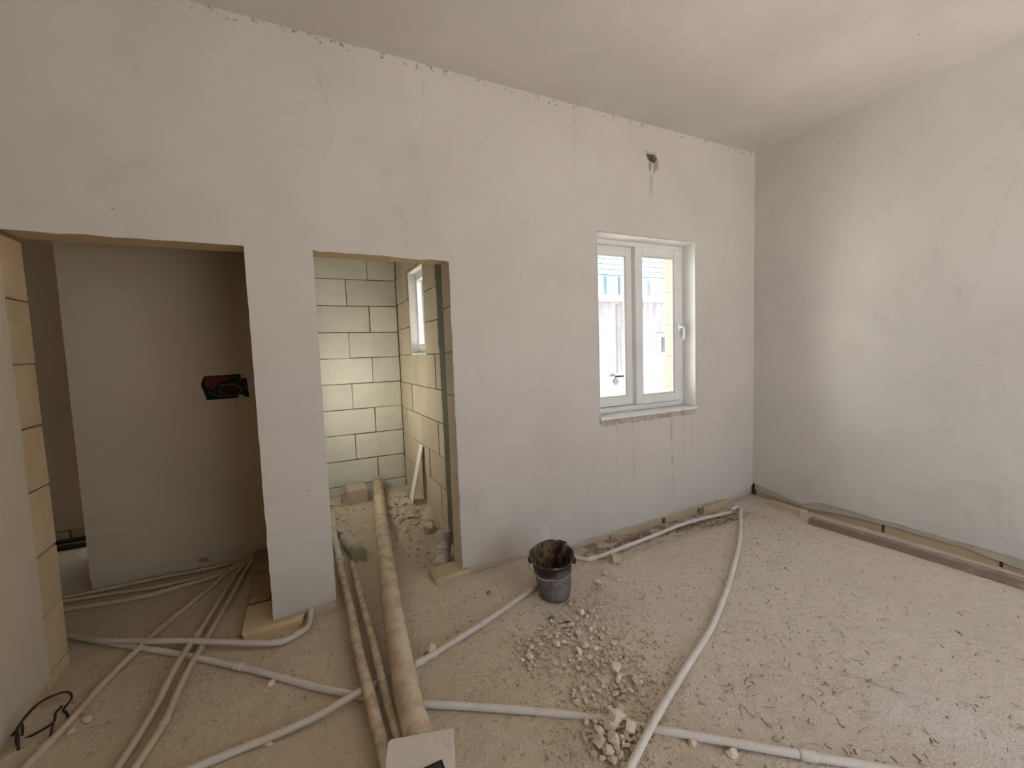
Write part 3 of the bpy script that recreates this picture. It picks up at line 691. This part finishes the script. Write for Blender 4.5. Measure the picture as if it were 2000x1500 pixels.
# ---------------------------------------------------------------- drain and waste pipes
def ring(name, c, axis, r, w, mat, parent, n=16):
    c = Vector(c); a = Vector(axis).normalized()*w/2
    return link(name, tube(name, [c-a, c-a*.85, c+a*.85, c+a], r, n, 1, radii=[r*.94, r, r, r*.94], do_smooth=False), mat, parent)
def root_tube(name, label, cat, pts, r, mat, n=12, per=8, group=None):
    o = link(name, tube(name, pts, r, n, per), mat)
    return tag(o, label, cat, group)

big_pts = [(-3.447, 2.12, .162), (-3.473, 2.004, .160), (-3.623, .988, .140), (-3.791, -.274, .100), (-3.873, -1.05, .094), (-3.881, -1.237, .090), (-3.895, -1.50, .080)]
big = root_tube('drain_pipe', 'thick dusty brown drain pipe running from the bathroom to the foreground', 'pipe', big_pts, .057, M['pipe'], 20)
ring('socket', (-3.447, 2.13, .168), (.1, 1, 0), .066, .12, M['pipe'], big, 18)
ring('collar', (-3.672, .62, .128), (-.13, -1, -.03), .0605, .05, M['pipe'], big, 20)
pa = root_tube('waste_pipe', 'thinner dusty pipe beside the left pier, white at its far end', 'pipe', DATA_p50a, .0265, M['pipe_thin'], 14)
u = link('upper_section', tube('upper_section', DATA_p50aw, .0275, 14, 6), M['pipe_white'], pa); u['label'] = 'clean white far section'
ring('coupling', DATA_p50aw[-1], (0, -1, 0), .031, .05, M['pipe_white'], pa)
ring('coupling', (-4.012, .50, .04), (0, -1, 0), .030, .05, M['pipe_thin'], pa)
pb = root_tube('waste_pipe', 'dusty pipe between the thick drain pipe and the pipe beside the pier', 'pipe', DATA_p50b, .0225, M['pipe_thin'], 14)
ring('coupling', (-3.9365, -.33, .0445), (0, -1, 0), .026, .05, M['pipe_thin'], pb)

# ---------------------------------------------------------------- electrical conduits on the floor
RC = .0165
def conduit(label, pts, mat='conduit', couplings=(), r=RC, group=None):
    pts = [(x, y, z) for x, y, z in pts]
    o = tag(link('conduit', tube('conduit', pts, r, 10, 7), M[mat]), label, 'conduit', group)
    for (i, t) in couplings:
        a, b = Vector(pts[i]), Vector(pts[i+1]); c = a.lerp(b, t)
        ring('coupling', c, b-a, r*1.22, .055, M[mat], o, 12)
    return o
conduit('grey conduit crossing left to right and bending up into the foot of the pier', DATA_A, 'conduit', [(5, .85), (6, .9)])
conduit('long grey conduit from the left opening under the pipes to the bottom right', DATA_B, 'conduit_clean', [(13, .02), (3, .9)])
conduit('grey conduit running from the black bucket under the pipes to the bottom edge', DATA_C, 'conduit', [(2, .05), (3, .1)])
conduit('pale conduit lying along the foot of the window wall, bent near the bucket', DATA_D, 'conduit_clean', [(2, .9), (4, .1), (6, .1)])
conduit('pale curved conduit from the far right corner to the bottom edge', DATA_E, 'conduit_clean', [(2, .9)])
conduit('brown dusty conduit, middle of three fanning from the niche corner', DATA_P1, 'conduit_brown', [(3, .3)])
conduit('brown dusty conduit, rightmost of three fanning from the niche corner', DATA_P2, 'conduit_brown', [(5, .05)])
conduit('brown dusty conduit, leftmost of three fanning from the niche past the left jamb', DATA_P3, 'conduit_brown', [(3, .1), (6, .6)])
conduit('conduit in the niche farthest from the back wall, curving toward its right corner', DATA_F4, 'conduit_brown')
conduit('conduit hugging the foot of the niche back wall', DATA_F5, 'conduit_brown', (), .013)
conduit('conduit in the niche between the one at the wall and the outer one', DATA_F6, 'conduit_brown', (), .013)
jn = thing('corner_joiner', 'small pale conduit elbow where two conduits meet in the far right corner', 'elbow', (-.50, -.19, .0))
link('elbow', tube('elbow', [(-.045, .030, -.004), (-.01, .028, .012), (.012, .002, .016), (.006, -.035, .018)], .021, 10, 5), M['conduit_clean'], jn)
tag(link('black_pipe', tube('black_pipe', [(-6.9, 2.30, .052), (-6.4, 2.29, .052), (-5.62, 2.28, .052)], .020, 10, 3), M['black_pipe']), 'upper black pipe at the foot of the dark corridor wall', 'pipe')
tag(link('black_pipe', tube('black_pipe', [(-6.9, 2.22, .022), (-6.4, 2.215, .022), (-5.62, 2.205, .022)], .020, 10, 3), M['black_pipe']), 'lower black pipe at the foot of the dark corridor wall', 'pipe')

# ---------------------------------------------------------------- bucket
def make_bucket():
    root = thing('bucket', 'black rubber bucket caked with dirt standing on the floor by the window wall', 'bucket', (-2.80, -.545, .002))
    n, hgt = 40, .272
    vd = Vector((-.53, -.85, 0)).normalized(); side = Vector((vd.y, -vd.x, 0))
    def ringp(r, z, k, tilt):
        a = 2*math.pi*k/n; c, s = math.cos(a), math.sin(a)
        rr = r*(1+.018*math.sin(3*a+1)*tilt+.012*math.sin(5*a)*tilt)
        p = Vector((c*rr, s*rr, 0))
        toward = p.dot(vd)/max(r, .001)
        zz = z - tilt*(.030*toward + .006*math.sin(4*a+.6))
        off = Vector((-.012, .006, 0))*tilt
        return Vector((p.x+off.x, p.y+off.y, zz))
    prof = [(.075, .0, 0), (.096, .006, 0), (.101, .02, .05), (.112, .09, .3), (.118, .15, .55), (.1265, .20, .8), (.1265, .212, .85), (.131, .235, .9), (.132, .262, 1), (.139, .262, 1), (.141, hgt, 1), (.137, hgt+.004, 1)]
    inner = [(.131, hgt+.002, 1), (.126, .25, 1), (.120, .20, .8), (.112, .12, .5), (.104, .05, .2), (.02, .045, .0)]
    def lathe(name, pr, mat, cap_first):
        V, Fc = [], []
        for (r, z, t) in pr:
            for k in range(n): V.append(ringp(r, z, k, t))
        for i in range(len(pr)-1):
            for k in range(n):
                k2 = (k+1) % n; Fc.append((i*n+k, i*n+k2, (i+1)*n+k2, (i+1)*n+k))
        if cap_first: Fc.append(tuple(reversed(range(n))))
        else: Fc.append(tuple((len(pr)-1)*n+k for k in range(n)))
        me = mesh_from(name, V, Fc)
        o = link(name, me, mat, root, True); return o
    lathe('body', prof+[inner[0]], M['bucket'], True)
    lathe('lining', inner, M['bucket_in'], False)
    rp = [ringp(.140, hgt+.002, k, 1) for k in range(n)]
    link('rim', tube('rim', rp+[rp[0]], .0065, 6, 1, do_smooth=False), M['bucket'], root)
    L = -side*.142 + Vector((-.012, .006, .240)); R_ = side*.142 + Vector((-.012, .006, .240))
    mid = vd*.150 + Vector((-.012, .006, .182))
    pts = [L, L+vd*.06+Vector((0, 0, -.025)), mid-side*.075+Vector((0, 0, .012)), mid, mid+side*.075+Vector((0, 0, .012)), R_+vd*.06+Vector((0, 0, -.025)), R_]
    link('wire_handle', tube('wire_handle', pts, .0032, 6, 6), simple('grey_wire', (.30, .27, .24), (.4, .34, .28), 30, .2, 80, .6), root)
    for p in (L, R_): link('handle_ear', boxes('handle_ear', [(p.x-.012, p.x+.012, p.y-.012, p.y+.012, p.z-.022, p.z+.018)], .004), M['bucket'], root)
    b = ringp(.139, hgt-.01, 0, 1)
    lp = [(-vd)*.128+side*.0+Vector((-.012, .006, .296)), (-vd)*.139-side*.05+Vector((-.012, .006, .305)), (-vd)*.12-side*.10+Vector((-.012, .006, .298))]
    link('torn_lip', tube('torn_lip', lp, .007, 6, 5), M['bucket'], root)
make_bucket()

# ---------------------------------------------------------------- rail by the right wall
ra = (-.262, -.715); rb = (-.175, -2.95)
dx, dy = rb[0]-ra[0], rb[1]-ra[1]; Ln = math.hypot(dx, dy)
rail = thing('steel_rail', 'long dusty brown channel bar lying on the floor along the right wall', 'bar', (ra[0], ra[1], .003))
rail.rotation_euler = (0, 0, math.atan2(dy, dx))
link('web', boxes('web', [(0, Ln, -.030, -.022, 0, .055)], .002), M['rail'], rail)
link('flange', boxes('flange', [(0, Ln, -.022, .030, .046, .055)], .002), M['rail'], rail)
link('flange', boxes('flange', [(0, Ln, -.022, .030, 0, .009)], .002), M['rail'], rail)

# ---------------------------------------------------------------- card lying across the pipes
card = thing('white_card', 'white card with faint pencil marks lying across the dusty pipes in the foreground', 'card', (-3.898, -1.358, .150))
def card_panel(name, b, rad, th, mat, z0, parent, nseg=4):
    (x0, x1, y0, y1) = b; pts = []
    for (cx, cy, a0) in [(x1-rad, y1-rad*.3, 0), (x0+rad, y1-rad, 90), (x0+rad, y0+rad, 180), (x1-rad, y0+rad, 270)]:
        rr = rad if a0 != 0 else rad*.3
        for i in range(nseg+1):
            a = math.radians(a0+90*i/nseg); pts.append((cx+math.cos(a)*rr+(rad-rr if a0 == 0 else 0), cy+math.sin(a)*rr))
    return link(name, panel(name, pts, [], -th, lambda u, v, d: (u, v, z0-d)), mat, parent)
card.rotation_euler = (math.radians(0), math.radians(0), math.radians(-17))
cp = card_panel('sheet', (-.122, .122, -.34, .045), .016, .008, M['card'], 0, card)
di = card_panel('dark_inset', (-.085, 0, -.15, 0), .004, .004, M['black'], .0082, card)
di.location = (.0748, -.0806, 0); di.rotation_euler = (0, 0, math.radians(17))
card_panel('screen', (-.077, -.008, -.14, -.009), .003, .001, M['dark_glass'], .0123, di)
def marks(name, strokes, parent):
    q = []
    bm = bmesh.new()
    for s in strokes:
        for i in range(len(s)-1):
            a, b = Vector(s[i]), Vector(s[i+1]); nn = Vector((-(b-a).y, (b-a).x)).normalized()*.0009
            vs = [bm.verts.new((p.x, p.y, .0086)) for p in (a-nn, b-nn, b+nn, a+nn)]
            bm.faces.new(vs)
    me = bpy.data.meshes.new(name); bm.to_mesh(me); bm.free()
    return link(name, me, M['pencil'], parent)
marks('pencil_marks', [[(.052, .030), (.058, .012), (.066, .014)], [(.050, .026), (.056, .029)], [(.054, .004), (.061, .006)], [(.055, -.002), (.062, .000)],
                       [(.082, .016), (.094, -.044)], [(.096, .014), (.102, .008), (.099, .004), (.105, .002)], [(.100, -.012), (.096, -.024), (.106, -.030)], [(.097, -.022), (.108, -.018)], [(.098, -.034), (.108, -.040)]], card)

# ---------------------------------------------------------------- electrical box in the niche wall
eb = thing('wiring_box', 'red flush wiring box full of coiled dark cables in the niche wall', 'box', (-4.697, NY+.03, 1.40))
link('box_shell', boxes('box_shell', [(-.17, .155, .055, .062, -.105, .105), (-.17, -.163, -.02, .055, -.105, .105), (.148, .155, -.02, .055, -.105, .105), (-.163, .148, -.02, .055, .098, .105), (-.163, .148, -.02, .055, -.105, -.098)], .001), M['black'], eb)
link('red_plate', boxes('red_plate', [(-.150, .02, .020, .026, .0, .092)], .003), M['red'], eb)
def coil(name, cx, cz, rx, rz, y, turns, mat, r, seed):
    rng = random.Random(seed); pts = []
    for i in range(int(turns*10)):
        a = i/10*2*math.pi; k = 1-.12*(i/10/turns)+rng.uniform(-.04, .04)
        pts.append((cx+math.cos(a)*rx*k, y-.012*(i/10/turns)+rng.uniform(-.003, .003), cz+math.sin(a)*rz*k))
    link(name, tube(name, pts, r, 6, 3), mat, eb)
coil('cable', .005, -.02, .10, .060, .012, 3, M['cable'], .0055, 1)
coil('cable', .015, -.025, .075, .045, .008, 2.4, M['cable_grey'], .0042, 2)
coil('cable', .04, -.01, .085, .062, .014, 1.6, M['cable'], .005, 3)
coil('cable', -.01, -.03, .112, .052, .006, 1.3, M['cable_olive'], .0035, 4)
link('cable', tube('cable', [(.03, .0, .085), (.07, -.01, .07), (.11, -.012, .03), (.125, -.01, -.03)], .006, 6, 6), M['cable_grey'], eb)
for i, (x, z, s) in enumerate([(.118, .075, .024), (.085, -.085, .022), (.11, -.092, .014)]):
    link('plaster_dab', stone_mesh('plaster_dab', (x-s, x+s, -.022, .02, z-s*.7, z+s*.8), .005, .008, 400+i), M['mortar'], eb)

# hole with loose wires high on the window wall
hb = thing('wire_outlet', 'small broken hole with loose wires hanging high above the window', 'outlet', (-1.378, 0, 3.21))
hp = poly(ragged((-.062, .018), (.048, .030), .006, .015, 95), ragged((.062, .002), (.050, -.030), .005, .015, 96), ragged((.030, -.042), (-.022, -.030), .006, .015, 97), ragged((-.040, -.022), (-.062, .018), .004, .015, 98))
link('recess', panel('recess', hp, [], .004, lambda u, v, d: (u, -.0035+d, v)), M['hole'], hb)
fl_ = poly(ragged((-.070, .045), (.062, .050), .003, .02, 88), ragged((.062, .030), (-.064, .020), .003, .02, 89))
link('patched_edge', panel('patched_edge', fl_, [], .006, lambda u, v, d: (u, -.005+d, v)), M['mortar'], hb)
for (pts, mt, r) in [([(-.02, -.006, -.02), (-.026, -.016, -.05), (-.030, -.012, -.075), (-.018, -.006, -.108)], 'cable_grey', .0022),
                     ([(.01, -.006, -.02), (.022, -.02, -.05), (.026, -.014, -.085), (.024, -.008, -.135)], 'cable_olive', .0025),
                     ([(.03, -.006, -.02), (.044, -.016, -.045), (.050, -.012, -.08), (.046, -.008, -.10)], 'cable_brown', .0024),
                     ([(.04, -.006, .0), (.062, -.018, -.03), (.058, -.014, -.06), (.070, -.008, -.085)], 'cable_brown', .0020),
                     ([(.0, -.006, .0), (-.012, -.02, -.02), (.006, -.02, -.04), (.030, -.015, -.03)], 'cable', .0030)]:
    link('wire', tube('wire', pts, r, 5, 5), M[mt], hb)

# ---------------------------------------------------------------- rebar by the left wall
rb_ = thing('bent_rebar', 'tangle of thin dark bent steel bars by the foot of the left wall', 'rebar', (-5.28, -.30, 0))
def off(pts): return [(x+5.28+.022, y+.30, z+.012) for x, y, z in pts]
for nm in (DATA_rebar1, DATA_rebar2, DATA_rebar3):
    link('bar', tube('bar', off(nm), .0052, 7, 5), M['steel'], rb_)
link('bar', tube('bar', [(-.085, -.100, .0), (-.084, -.098, .06), (-.079, -.09, .10)], .0052, 7, 4), M['steel'], rb_)

# ---------------------------------------------------------------- things in the bathroom
bs = thing('cut_block', 'half limestone block sitting on the bathroom floor left of the drain pipe', 'block', (-3.71, 1.93, hfloor(-3.71, 1.93)-.006))
link('block', stone_mesh('block', (-.105, .105, -.10, .12, 0, .165), .004, .012, 500), M['stone_side'], bs)
bd = tag(link('leaning_board', boxes('leaning_board', [(-.007, .007, -.06, .06, 0, .58)], .002), M['stone_bath']), 'thin pale board leaning against the right bathroom wall below its window', 'board')
bd.location = (-3.265, 1.37, .13); bd.rotation_euler = (0, math.radians(13.0), 0)
lump = tag(link('plaster_lump', stone_mesh('plaster_lump', (-.10, .10, -.09, .10, 0, .07), .02, .03, 510), M['rag']), 'white plaster lump on the bathroom floor left of the cut block', 'lump')
lump.location = (-3.955, 1.96, hfloor(-3.955, 1.96)-.01)
def fitting(name, label, pts, r, mats, collars, loc):
    root = thing(name, label, 'pipe fitting', loc)
    link('elbow', tube('elbow', pts, r, 16, 5), mats[0], root)
    for (c, ax, rr, w) in collars: ring('socket', c, ax, rr, w, mats[1], root, 16)
fz = hfloor(-3.92, .85)
fitting('pipe_elbow', 'grey pipe elbow with an olive socket on the bathroom floor left of the drain pipe', [(.03, -.13, .045), (.01, -.02, .05), (-.01, .10, .06), (-.02, .16, .075)], .052, (M['pipe_grey'], M['pipe_olive']),
        [((.032, -.14, .045), (-.15, 1, 0), .060, .12)], (-3.90, .84, fz))
tag(link('plastic_disc', tube('plastic_disc', [(-3.93, 1.20, hfloor(-3.93, 1.2)-.005), (-3.93, 1.19, hfloor(-3.93, 1.2)+.03), (-3.925, 1.185, hfloor(-3.93, 1.2)+.055)], .062, 16, 3), M['pipe_grey']), 'round grey plastic disc in the bathroom dust beyond the elbow', 'disc')
fz = hfloor(-3.25, .38)
fitting('pipe_elbow', 'grey pipe elbow standing in the hollow inside the bathroom right jamb', [(-.06, -.16, .055), (-.02, -.06, .07), (.03, .03, .10), (.05, .08, .17)], .052, (M['pipe_grey'], M['pipe_grey']),
        [((-.012, -.04, .075), (.4, .9, .2), .060, .05), ((.05, .085, .18), (.1, .2, 1), .060, .08)], (-3.275, .36, fz))
ts = tag(link('threshold_stone', stone_mesh('threshold_stone', (-.135, .135, -.10, .09, -.03, .042), .008, .012, 520), M['stone_base']), 'rough dusty stone slab at the right foot of the bathroom opening', 'stone')
ts.location = (-3.31, .075, 0)

# ---------------------------------------------------------------- rubble
def rock_mesh(seed, fl=.55):
    rng = random.Random(seed); bm = bmesh.new()
    for i in range(15):
        v = Vector((rng.gauss(0, 1), rng.gauss(0, 1), rng.gauss(0, 1))).normalized()*rng.uniform(.85, 1.1)
        bm.verts.new((v.x*.5, v.y*.5*rng.uniform(.75, 1), v.z*.5*fl))
    r = bmesh.ops.convex_hull(bm, input=bm.verts[:])
    for v in [g for g in r['geom_interior'] if isinstance(g, bmesh.types.BMVert)]: bm.verts.remove(v)
    bmesh.ops.recalc_face_normals(bm, faces=bm.faces[:])
    me = bpy.data.meshes.new('stone'); bm.to_mesh(me); bm.free()
    zmin = min(v.co.z for v in me.vertices)
    for v in me.vertices: v.co.z -= zmin
    return me
ROCK = [rock_mesh(900+i, .50+.06*(i % 5)) for i in range(14)]
for i, me in enumerate(ROCK): me.materials.append(M['rock'] if i % 3 else M['rock_pale'])
rr = random.Random(11)
def rock(name, x, y, s, label, cat='stone', group=None, mat=None, zadd=0.0, elong=1.0):
    me = rr.choice(ROCK)
    if mat is not None:
        me = me.copy(); me.materials.clear(); me.materials.append(mat)
    o = bpy.data.objects.new(name, me); COL.objects.link(o)
    k = s*1.34
    o.scale = (k*elong, k*rr.uniform(.75, 1.0), k*rr.uniform(.75, 1.05))
    o.rotation_euler = (rr.uniform(-.25, .25), rr.uniform(-.25, .25), rr.uniform(0, 6.28))
    zb = min((Matrix.LocRotScale(None, o.rotation_euler, o.scale) @ v.co).z for v in me.vertices)
    o.location = (x, y, hfloor(x, y)-zb-.035*k+zadd)
    return tag(o, label, cat, group)
n_ = DATA_S_named
rock('stone', *n_['tri'], 'largest angular stone on the floor right of the bucket, below the wall conduit')
rock('stone', *n_['wh'], 'pale rounded stone right of the bucket, nearest below the large angular one', mat=M['rock_pale'])
rock('stone', *n_['r1'], 'angular stone just below the long conduit, right of where two conduits cross')
rock('stone', *n_['r2'], 'angular stone farthest right below the long pale conduit in the foreground')
rock('stone', *n_['r3'], 'small white stone above the long conduit, right of the crossing', mat=M['rock_pale'])
rock('stone', *n_['r4'], 'small stone against the upper side of the long conduit near its coupling')
rock('pebble', *n_['peb'], 'round pale yellow pebble beside the leftmost floor conduit', 'pebble', mat=M['rag'])
rock('stone', *n_['fl'], 'flat dusty stone chip beside the rebar and the pale pebble')
rock('stone', *n_['l1'], 'brown stone touching the lower side of the conduit left of the pipes')
rock('stone', *n_['l2'], 'stone lying below the conduit that leads to the bottom edge, left of the pipes')
rock('stone', *n_['lw'], 'cream coloured chip on the floor at the foot of the bathroom right jamb', mat=M['rag'])
rock('stone', *n_['cpc'], 'long flake lying against the conduit right of the thick drain pipe', elong=1.6)
rock('stone', *n_['l3'], 'yellowish crumbled stone left of the pier footing', mat=M['stone_jamb'])
def cap(loc, label):
    o = tag(link('plastic_bit', tube('plastic_bit', [(0, 0, 0), (0, 0, .004), (0, 0, .017), (0, .001, .02)], .014, 12, 1, radii=[.013, .014, .014, .010], do_smooth=False), M['blue']), label, 'plastic')
    o.location = (loc[0], loc[1], hfloor(loc[0], loc[1])-.001); o.rotation_euler = (.3, .2, 0)
cap(n_['cap1'], 'small round blue grey plastic bit on the floor left of the bucket')
cap(n_['cap2'], 'small round blue grey plastic bit on the floor below the bucket')
rock('chip', *n_['or'], 'small orange chip on the floor right of the rubble', 'chip', mat=M['orange'])
tag(link('stick', tube('stick', [(x, y, hfloor(x, y)+.008) for x, y, z in [DATA_stick[0], (-2.91, -.829, 0), DATA_stick[1]]], .005, 6, 3), M['dark_stick']), 'thin dark stick lying at the top of the rubble below the bucket', 'stick')
slab_names = {0: 'largest flat stone of the rubble pile under the crossing conduits', 1: 'pointed flat stone second largest in the rubble pile at the crossing conduits', 3: 'upright chip of the rubble pile wedged against the curved conduit',
    6: 'chip at the far left of the rubble pile under the crossing conduits', 11: 'long stone at the bottom left of the rubble pile under the crossing conduits', 5: 'pale wedge shaped stone in the middle of the rubble pile under the crossing'}
for i, (x, y, s) in enumerate(DATA_S_pile):
    if i in slab_names: rock('stone', x, y, s, slab_names[i], zadd=.012 if i < 2 else .004)
    else: rock('stone', x, y, s, 'broken limestone chip in the rubble pile at the crossing conduits', group='rubble pile at the crossing conduits', zadd=.004)
for i, (x, y, s) in enumerate(DATA_S_mid):
    if i == 0: rock('stone', x, y, s, 'lumpy pale stone, largest of the middle rubble cluster left of the curved conduit', mat=M['rock_pale'])
    elif i == 10: rock('stone', x, y, s, 'domed stone lying just above the long pale conduit, left of the crossing')
    elif i == 13: rock('stone', x, y, s, 'slim stone flake lying just above the long pale conduit', elong=1.6)
    elif i == 3: rock('stone', x, y, s, 'wide white topped stone on the right of the middle rubble cluster', mat=M['rag'])
    else: rock('stone', x, y, s, 'limestone chip in the middle rubble cluster left of the curved conduit', group='middle rubble cluster')
UPN = {0: 'square pale stone just below the thin dark stick', 1: 'smaller stone touching the left of the square pale stone under the stick', 11: 'wide dusty stone on the left side of the rubble spread below the bucket',
       6: 'biggest rounded stone in the middle of the rubble spread below the bucket', 28: 'stone chip lying farthest left of the rubble spread below the bucket'}
for i, (x, y, s) in enumerate(DATA_S_up):
    if i in UPN: rock('stone', x, y, s, UPN[i])
    else: rock('stone', x, y, s, 'limestone chip in the rubble spread below the bucket', group='rubble below the bucket')
for i, (x, y, s) in enumerate(DATA_S_buck):
    if i == 0: rock('stone', x, y, s, 'flat stone chip almost touching the front right foot of the bucket')
    else: rock('stone', x, y, s, 'loose stone chip on the floor beside the bucket', group='loose chips beside the bucket')
# smaller chips between them
def scatter(n, cx, cy, rx, ry, label, group, smin=.017, smax=.031):
    for i in range(n):
        a, q = rr.uniform(0, 6.283), math.sqrt(rr.random())
        rock('stone_chip', cx+math.cos(a)*rx*q, cy+math.sin(a)*ry*q, rr.uniform(smin, smax), label, 'stone', group)
scatter(42, -3.17, -1.56, .15, .12, 'tiny limestone chip among the rubble pile at the crossing conduits', 'tiny chips at the crossing')
scatter(46, -2.95, -1.32, .24, .13, 'tiny limestone chip in the middle rubble cluster', 'tiny chips in the middle cluster')
scatter(80, -3.00, -.98, .30, .22, 'tiny limestone chip in the rubble spread below the bucket', 'tiny chips below the bucket')
# loose flat stone and rubble in the far right corner
fs = tag(link('stone', stone_mesh('loose_slab', (-.05, .05, -.17, .17, -.02, .045), .008, .012, 530), M['stone_base']), 'flat loose stone at the foot of the right wall near the far corner', 'stone')
fs.location = (-.105, -.42, 0); fs.rotation_euler = (0, 0, math.radians(-4))

def grit(name, label, spots, seed, mat, smin, smax):
    rng = random.Random(seed); V, Fc = [], []
    for (n, x0, y0, sx, sy) in spots:
        for i in range(n):
            x, y = rng.gauss(x0, sx), rng.gauss(y0, sy); s = rng.uniform(smin, smax)*(1.0 if rng.random() < .85 else 1.6)
            if y > -.05 and x > -3.2: continue
            if x < -5.33: continue
            if x > -.02 or y > 2.15 or (y > .1 and x < -4.05 and x > -4.45): continue
            z = hfloor(x, y)-.12*s; b = len(V); q = [rng.uniform(.55, 1.15) for _ in range(6)]; a = rng.uniform(0, 6.28); c, d = math.cos(a), math.sin(a)
            for (ux, uy, uz), t in zip([(1, 0, .3), (0, 1, .25), (-1, 0, .3), (0, -1, .35), (.2, .1, .95), (0, 0, 0)], q):
                px, py = ux*c-uy*d, ux*d+uy*c; V.append((x+px*s*t*.6, y+py*s*t*.6, z+uz*s*t*.8))
            for k in range(4): Fc.append((b+k, b+(k+1) % 4, b+4))
            Fc.append((b+3, b+2, b+1, b))
    o = link(name, mesh_from(name, V, Fc), mat)
    return tag(o, label, 'grit', kind='stuff')
grit('grit', 'fine limestone grit scattered over the dusty floor', [(900, -3.0, -1.05, .26, .22), (500, -2.93, -1.33, .2, .13), (700, -3.17, -1.57, .14, .10), (380, -2.9, -1.1, .7, .5), (260, -2.0, -1.2, .9, .6), (350, -2.6, -.75, .25, .12),
      (500, -4.6, -.35, .45, .35), (250, -3.5, -.4, .3, .4), (260, -1.9, -.25, .5, .07), (160, -1.0, -.22, .3, .08), (120, -.45, -.3, .2, .12)], 3, M['grit'], .005, .013)
def rubble(name, label, spots, seed, mat):
    rng = random.Random(seed); V, Fc = [], []
    for (n, x0, y0, sx, sy, smin, smax) in spots:
        for i in range(n):
            x, y = rng.gauss(x0, sx), rng.gauss(y0, sy)
            if x > -3.19 or x < -4.08 or y > 2.1 or y < .25 or abs(x-(-3.70+.12*(y-.6))) < .10 or x < -3.95: continue
            me = rng.choice(ROCK); s = smin*(smax/smin)**rng.random(); b = len(V); z = hfloor(x, y)-.22*s
            m = Matrix.Rotation(rng.uniform(0, 6.28), 3, 'Z') @ Matrix.Rotation(rng.uniform(-.4, .4), 3, 'X')
            for v in me.vertices:
                c = m @ (v.co*s); V.append((x+c.x, y+c.y, z+c.z))
            for p in me.polygons: Fc.append(tuple(b+k for k in p.vertices))
    return tag(link(name, mesh_from(name, V, Fc), mat), label, 'rubble', kind='stuff')
rubble('bathroom_rubble', 'broken stone and dust heaped on the bathroom floor', [(170, -3.36, 1.25, .13, .33, .02, .075), (70, -3.85, 1.35, .07, .35, .015, .05), (60, -3.42, .75, .14, .2, .015, .05), (12, -3.33, 1.35, .10, .35, .10, .17)], 5, M['rock'])
grit('soil', 'dark loose soil along the foot of the window wall', [(420, -1.6, -.115, .33, .025), (260, -.98, -.12, .2, .03), (160, -.78, -.25, .15, .035)], 6, simple('dark_soil', (.22, .15, .095), (.33, .24, .16), 30, .4, 80), .006, .018)
def straw():
    rng = random.Random(21); V, Fc = [], []
    for i in range(1500):
        if i < 900: x, y = rng.gauss(-1.75, .75), rng.gauss(-1.35, .6)
        elif i < 1200: x, y = rng.gauss(-.95, .4), rng.gauss(-.55, .3)
        else: x, y = rng.gauss(-2.3, .4), rng.gauss(-1.9, .35)
        if x > -.06 or y > -.05 or y < YF: continue
        z = hfloor(x, y)+.0015; a = rng.gauss(2.6, .9); l = rng.uniform(.004, .014)*(1 if rng.random() < .85 else 2.0); w = rng.uniform(.0008, .0026)
        c, s = math.cos(a), math.sin(a); cu = rng.uniform(-.4, .4)*l; b = len(V)
        for (t, k) in [(-1, 0), (0, cu), (1, 0)]:
            for sd in (-1, 1): V.append((x+c*l*t-s*(k+sd*w), y+s*l*t+c*(k+sd*w), z+.001*(1+sd)+(.003 if t else 0)))
        for q in (0, 2): Fc.append((b+q, b+q+1, b+q+3, b+q+2))
    return tag(link('straw_debris', mesh_from('straw_debris', V, Fc), M['straw']), 'dark bits of straw and splinters strewn over the pale floor', 'debris', kind='stuff')
straw()
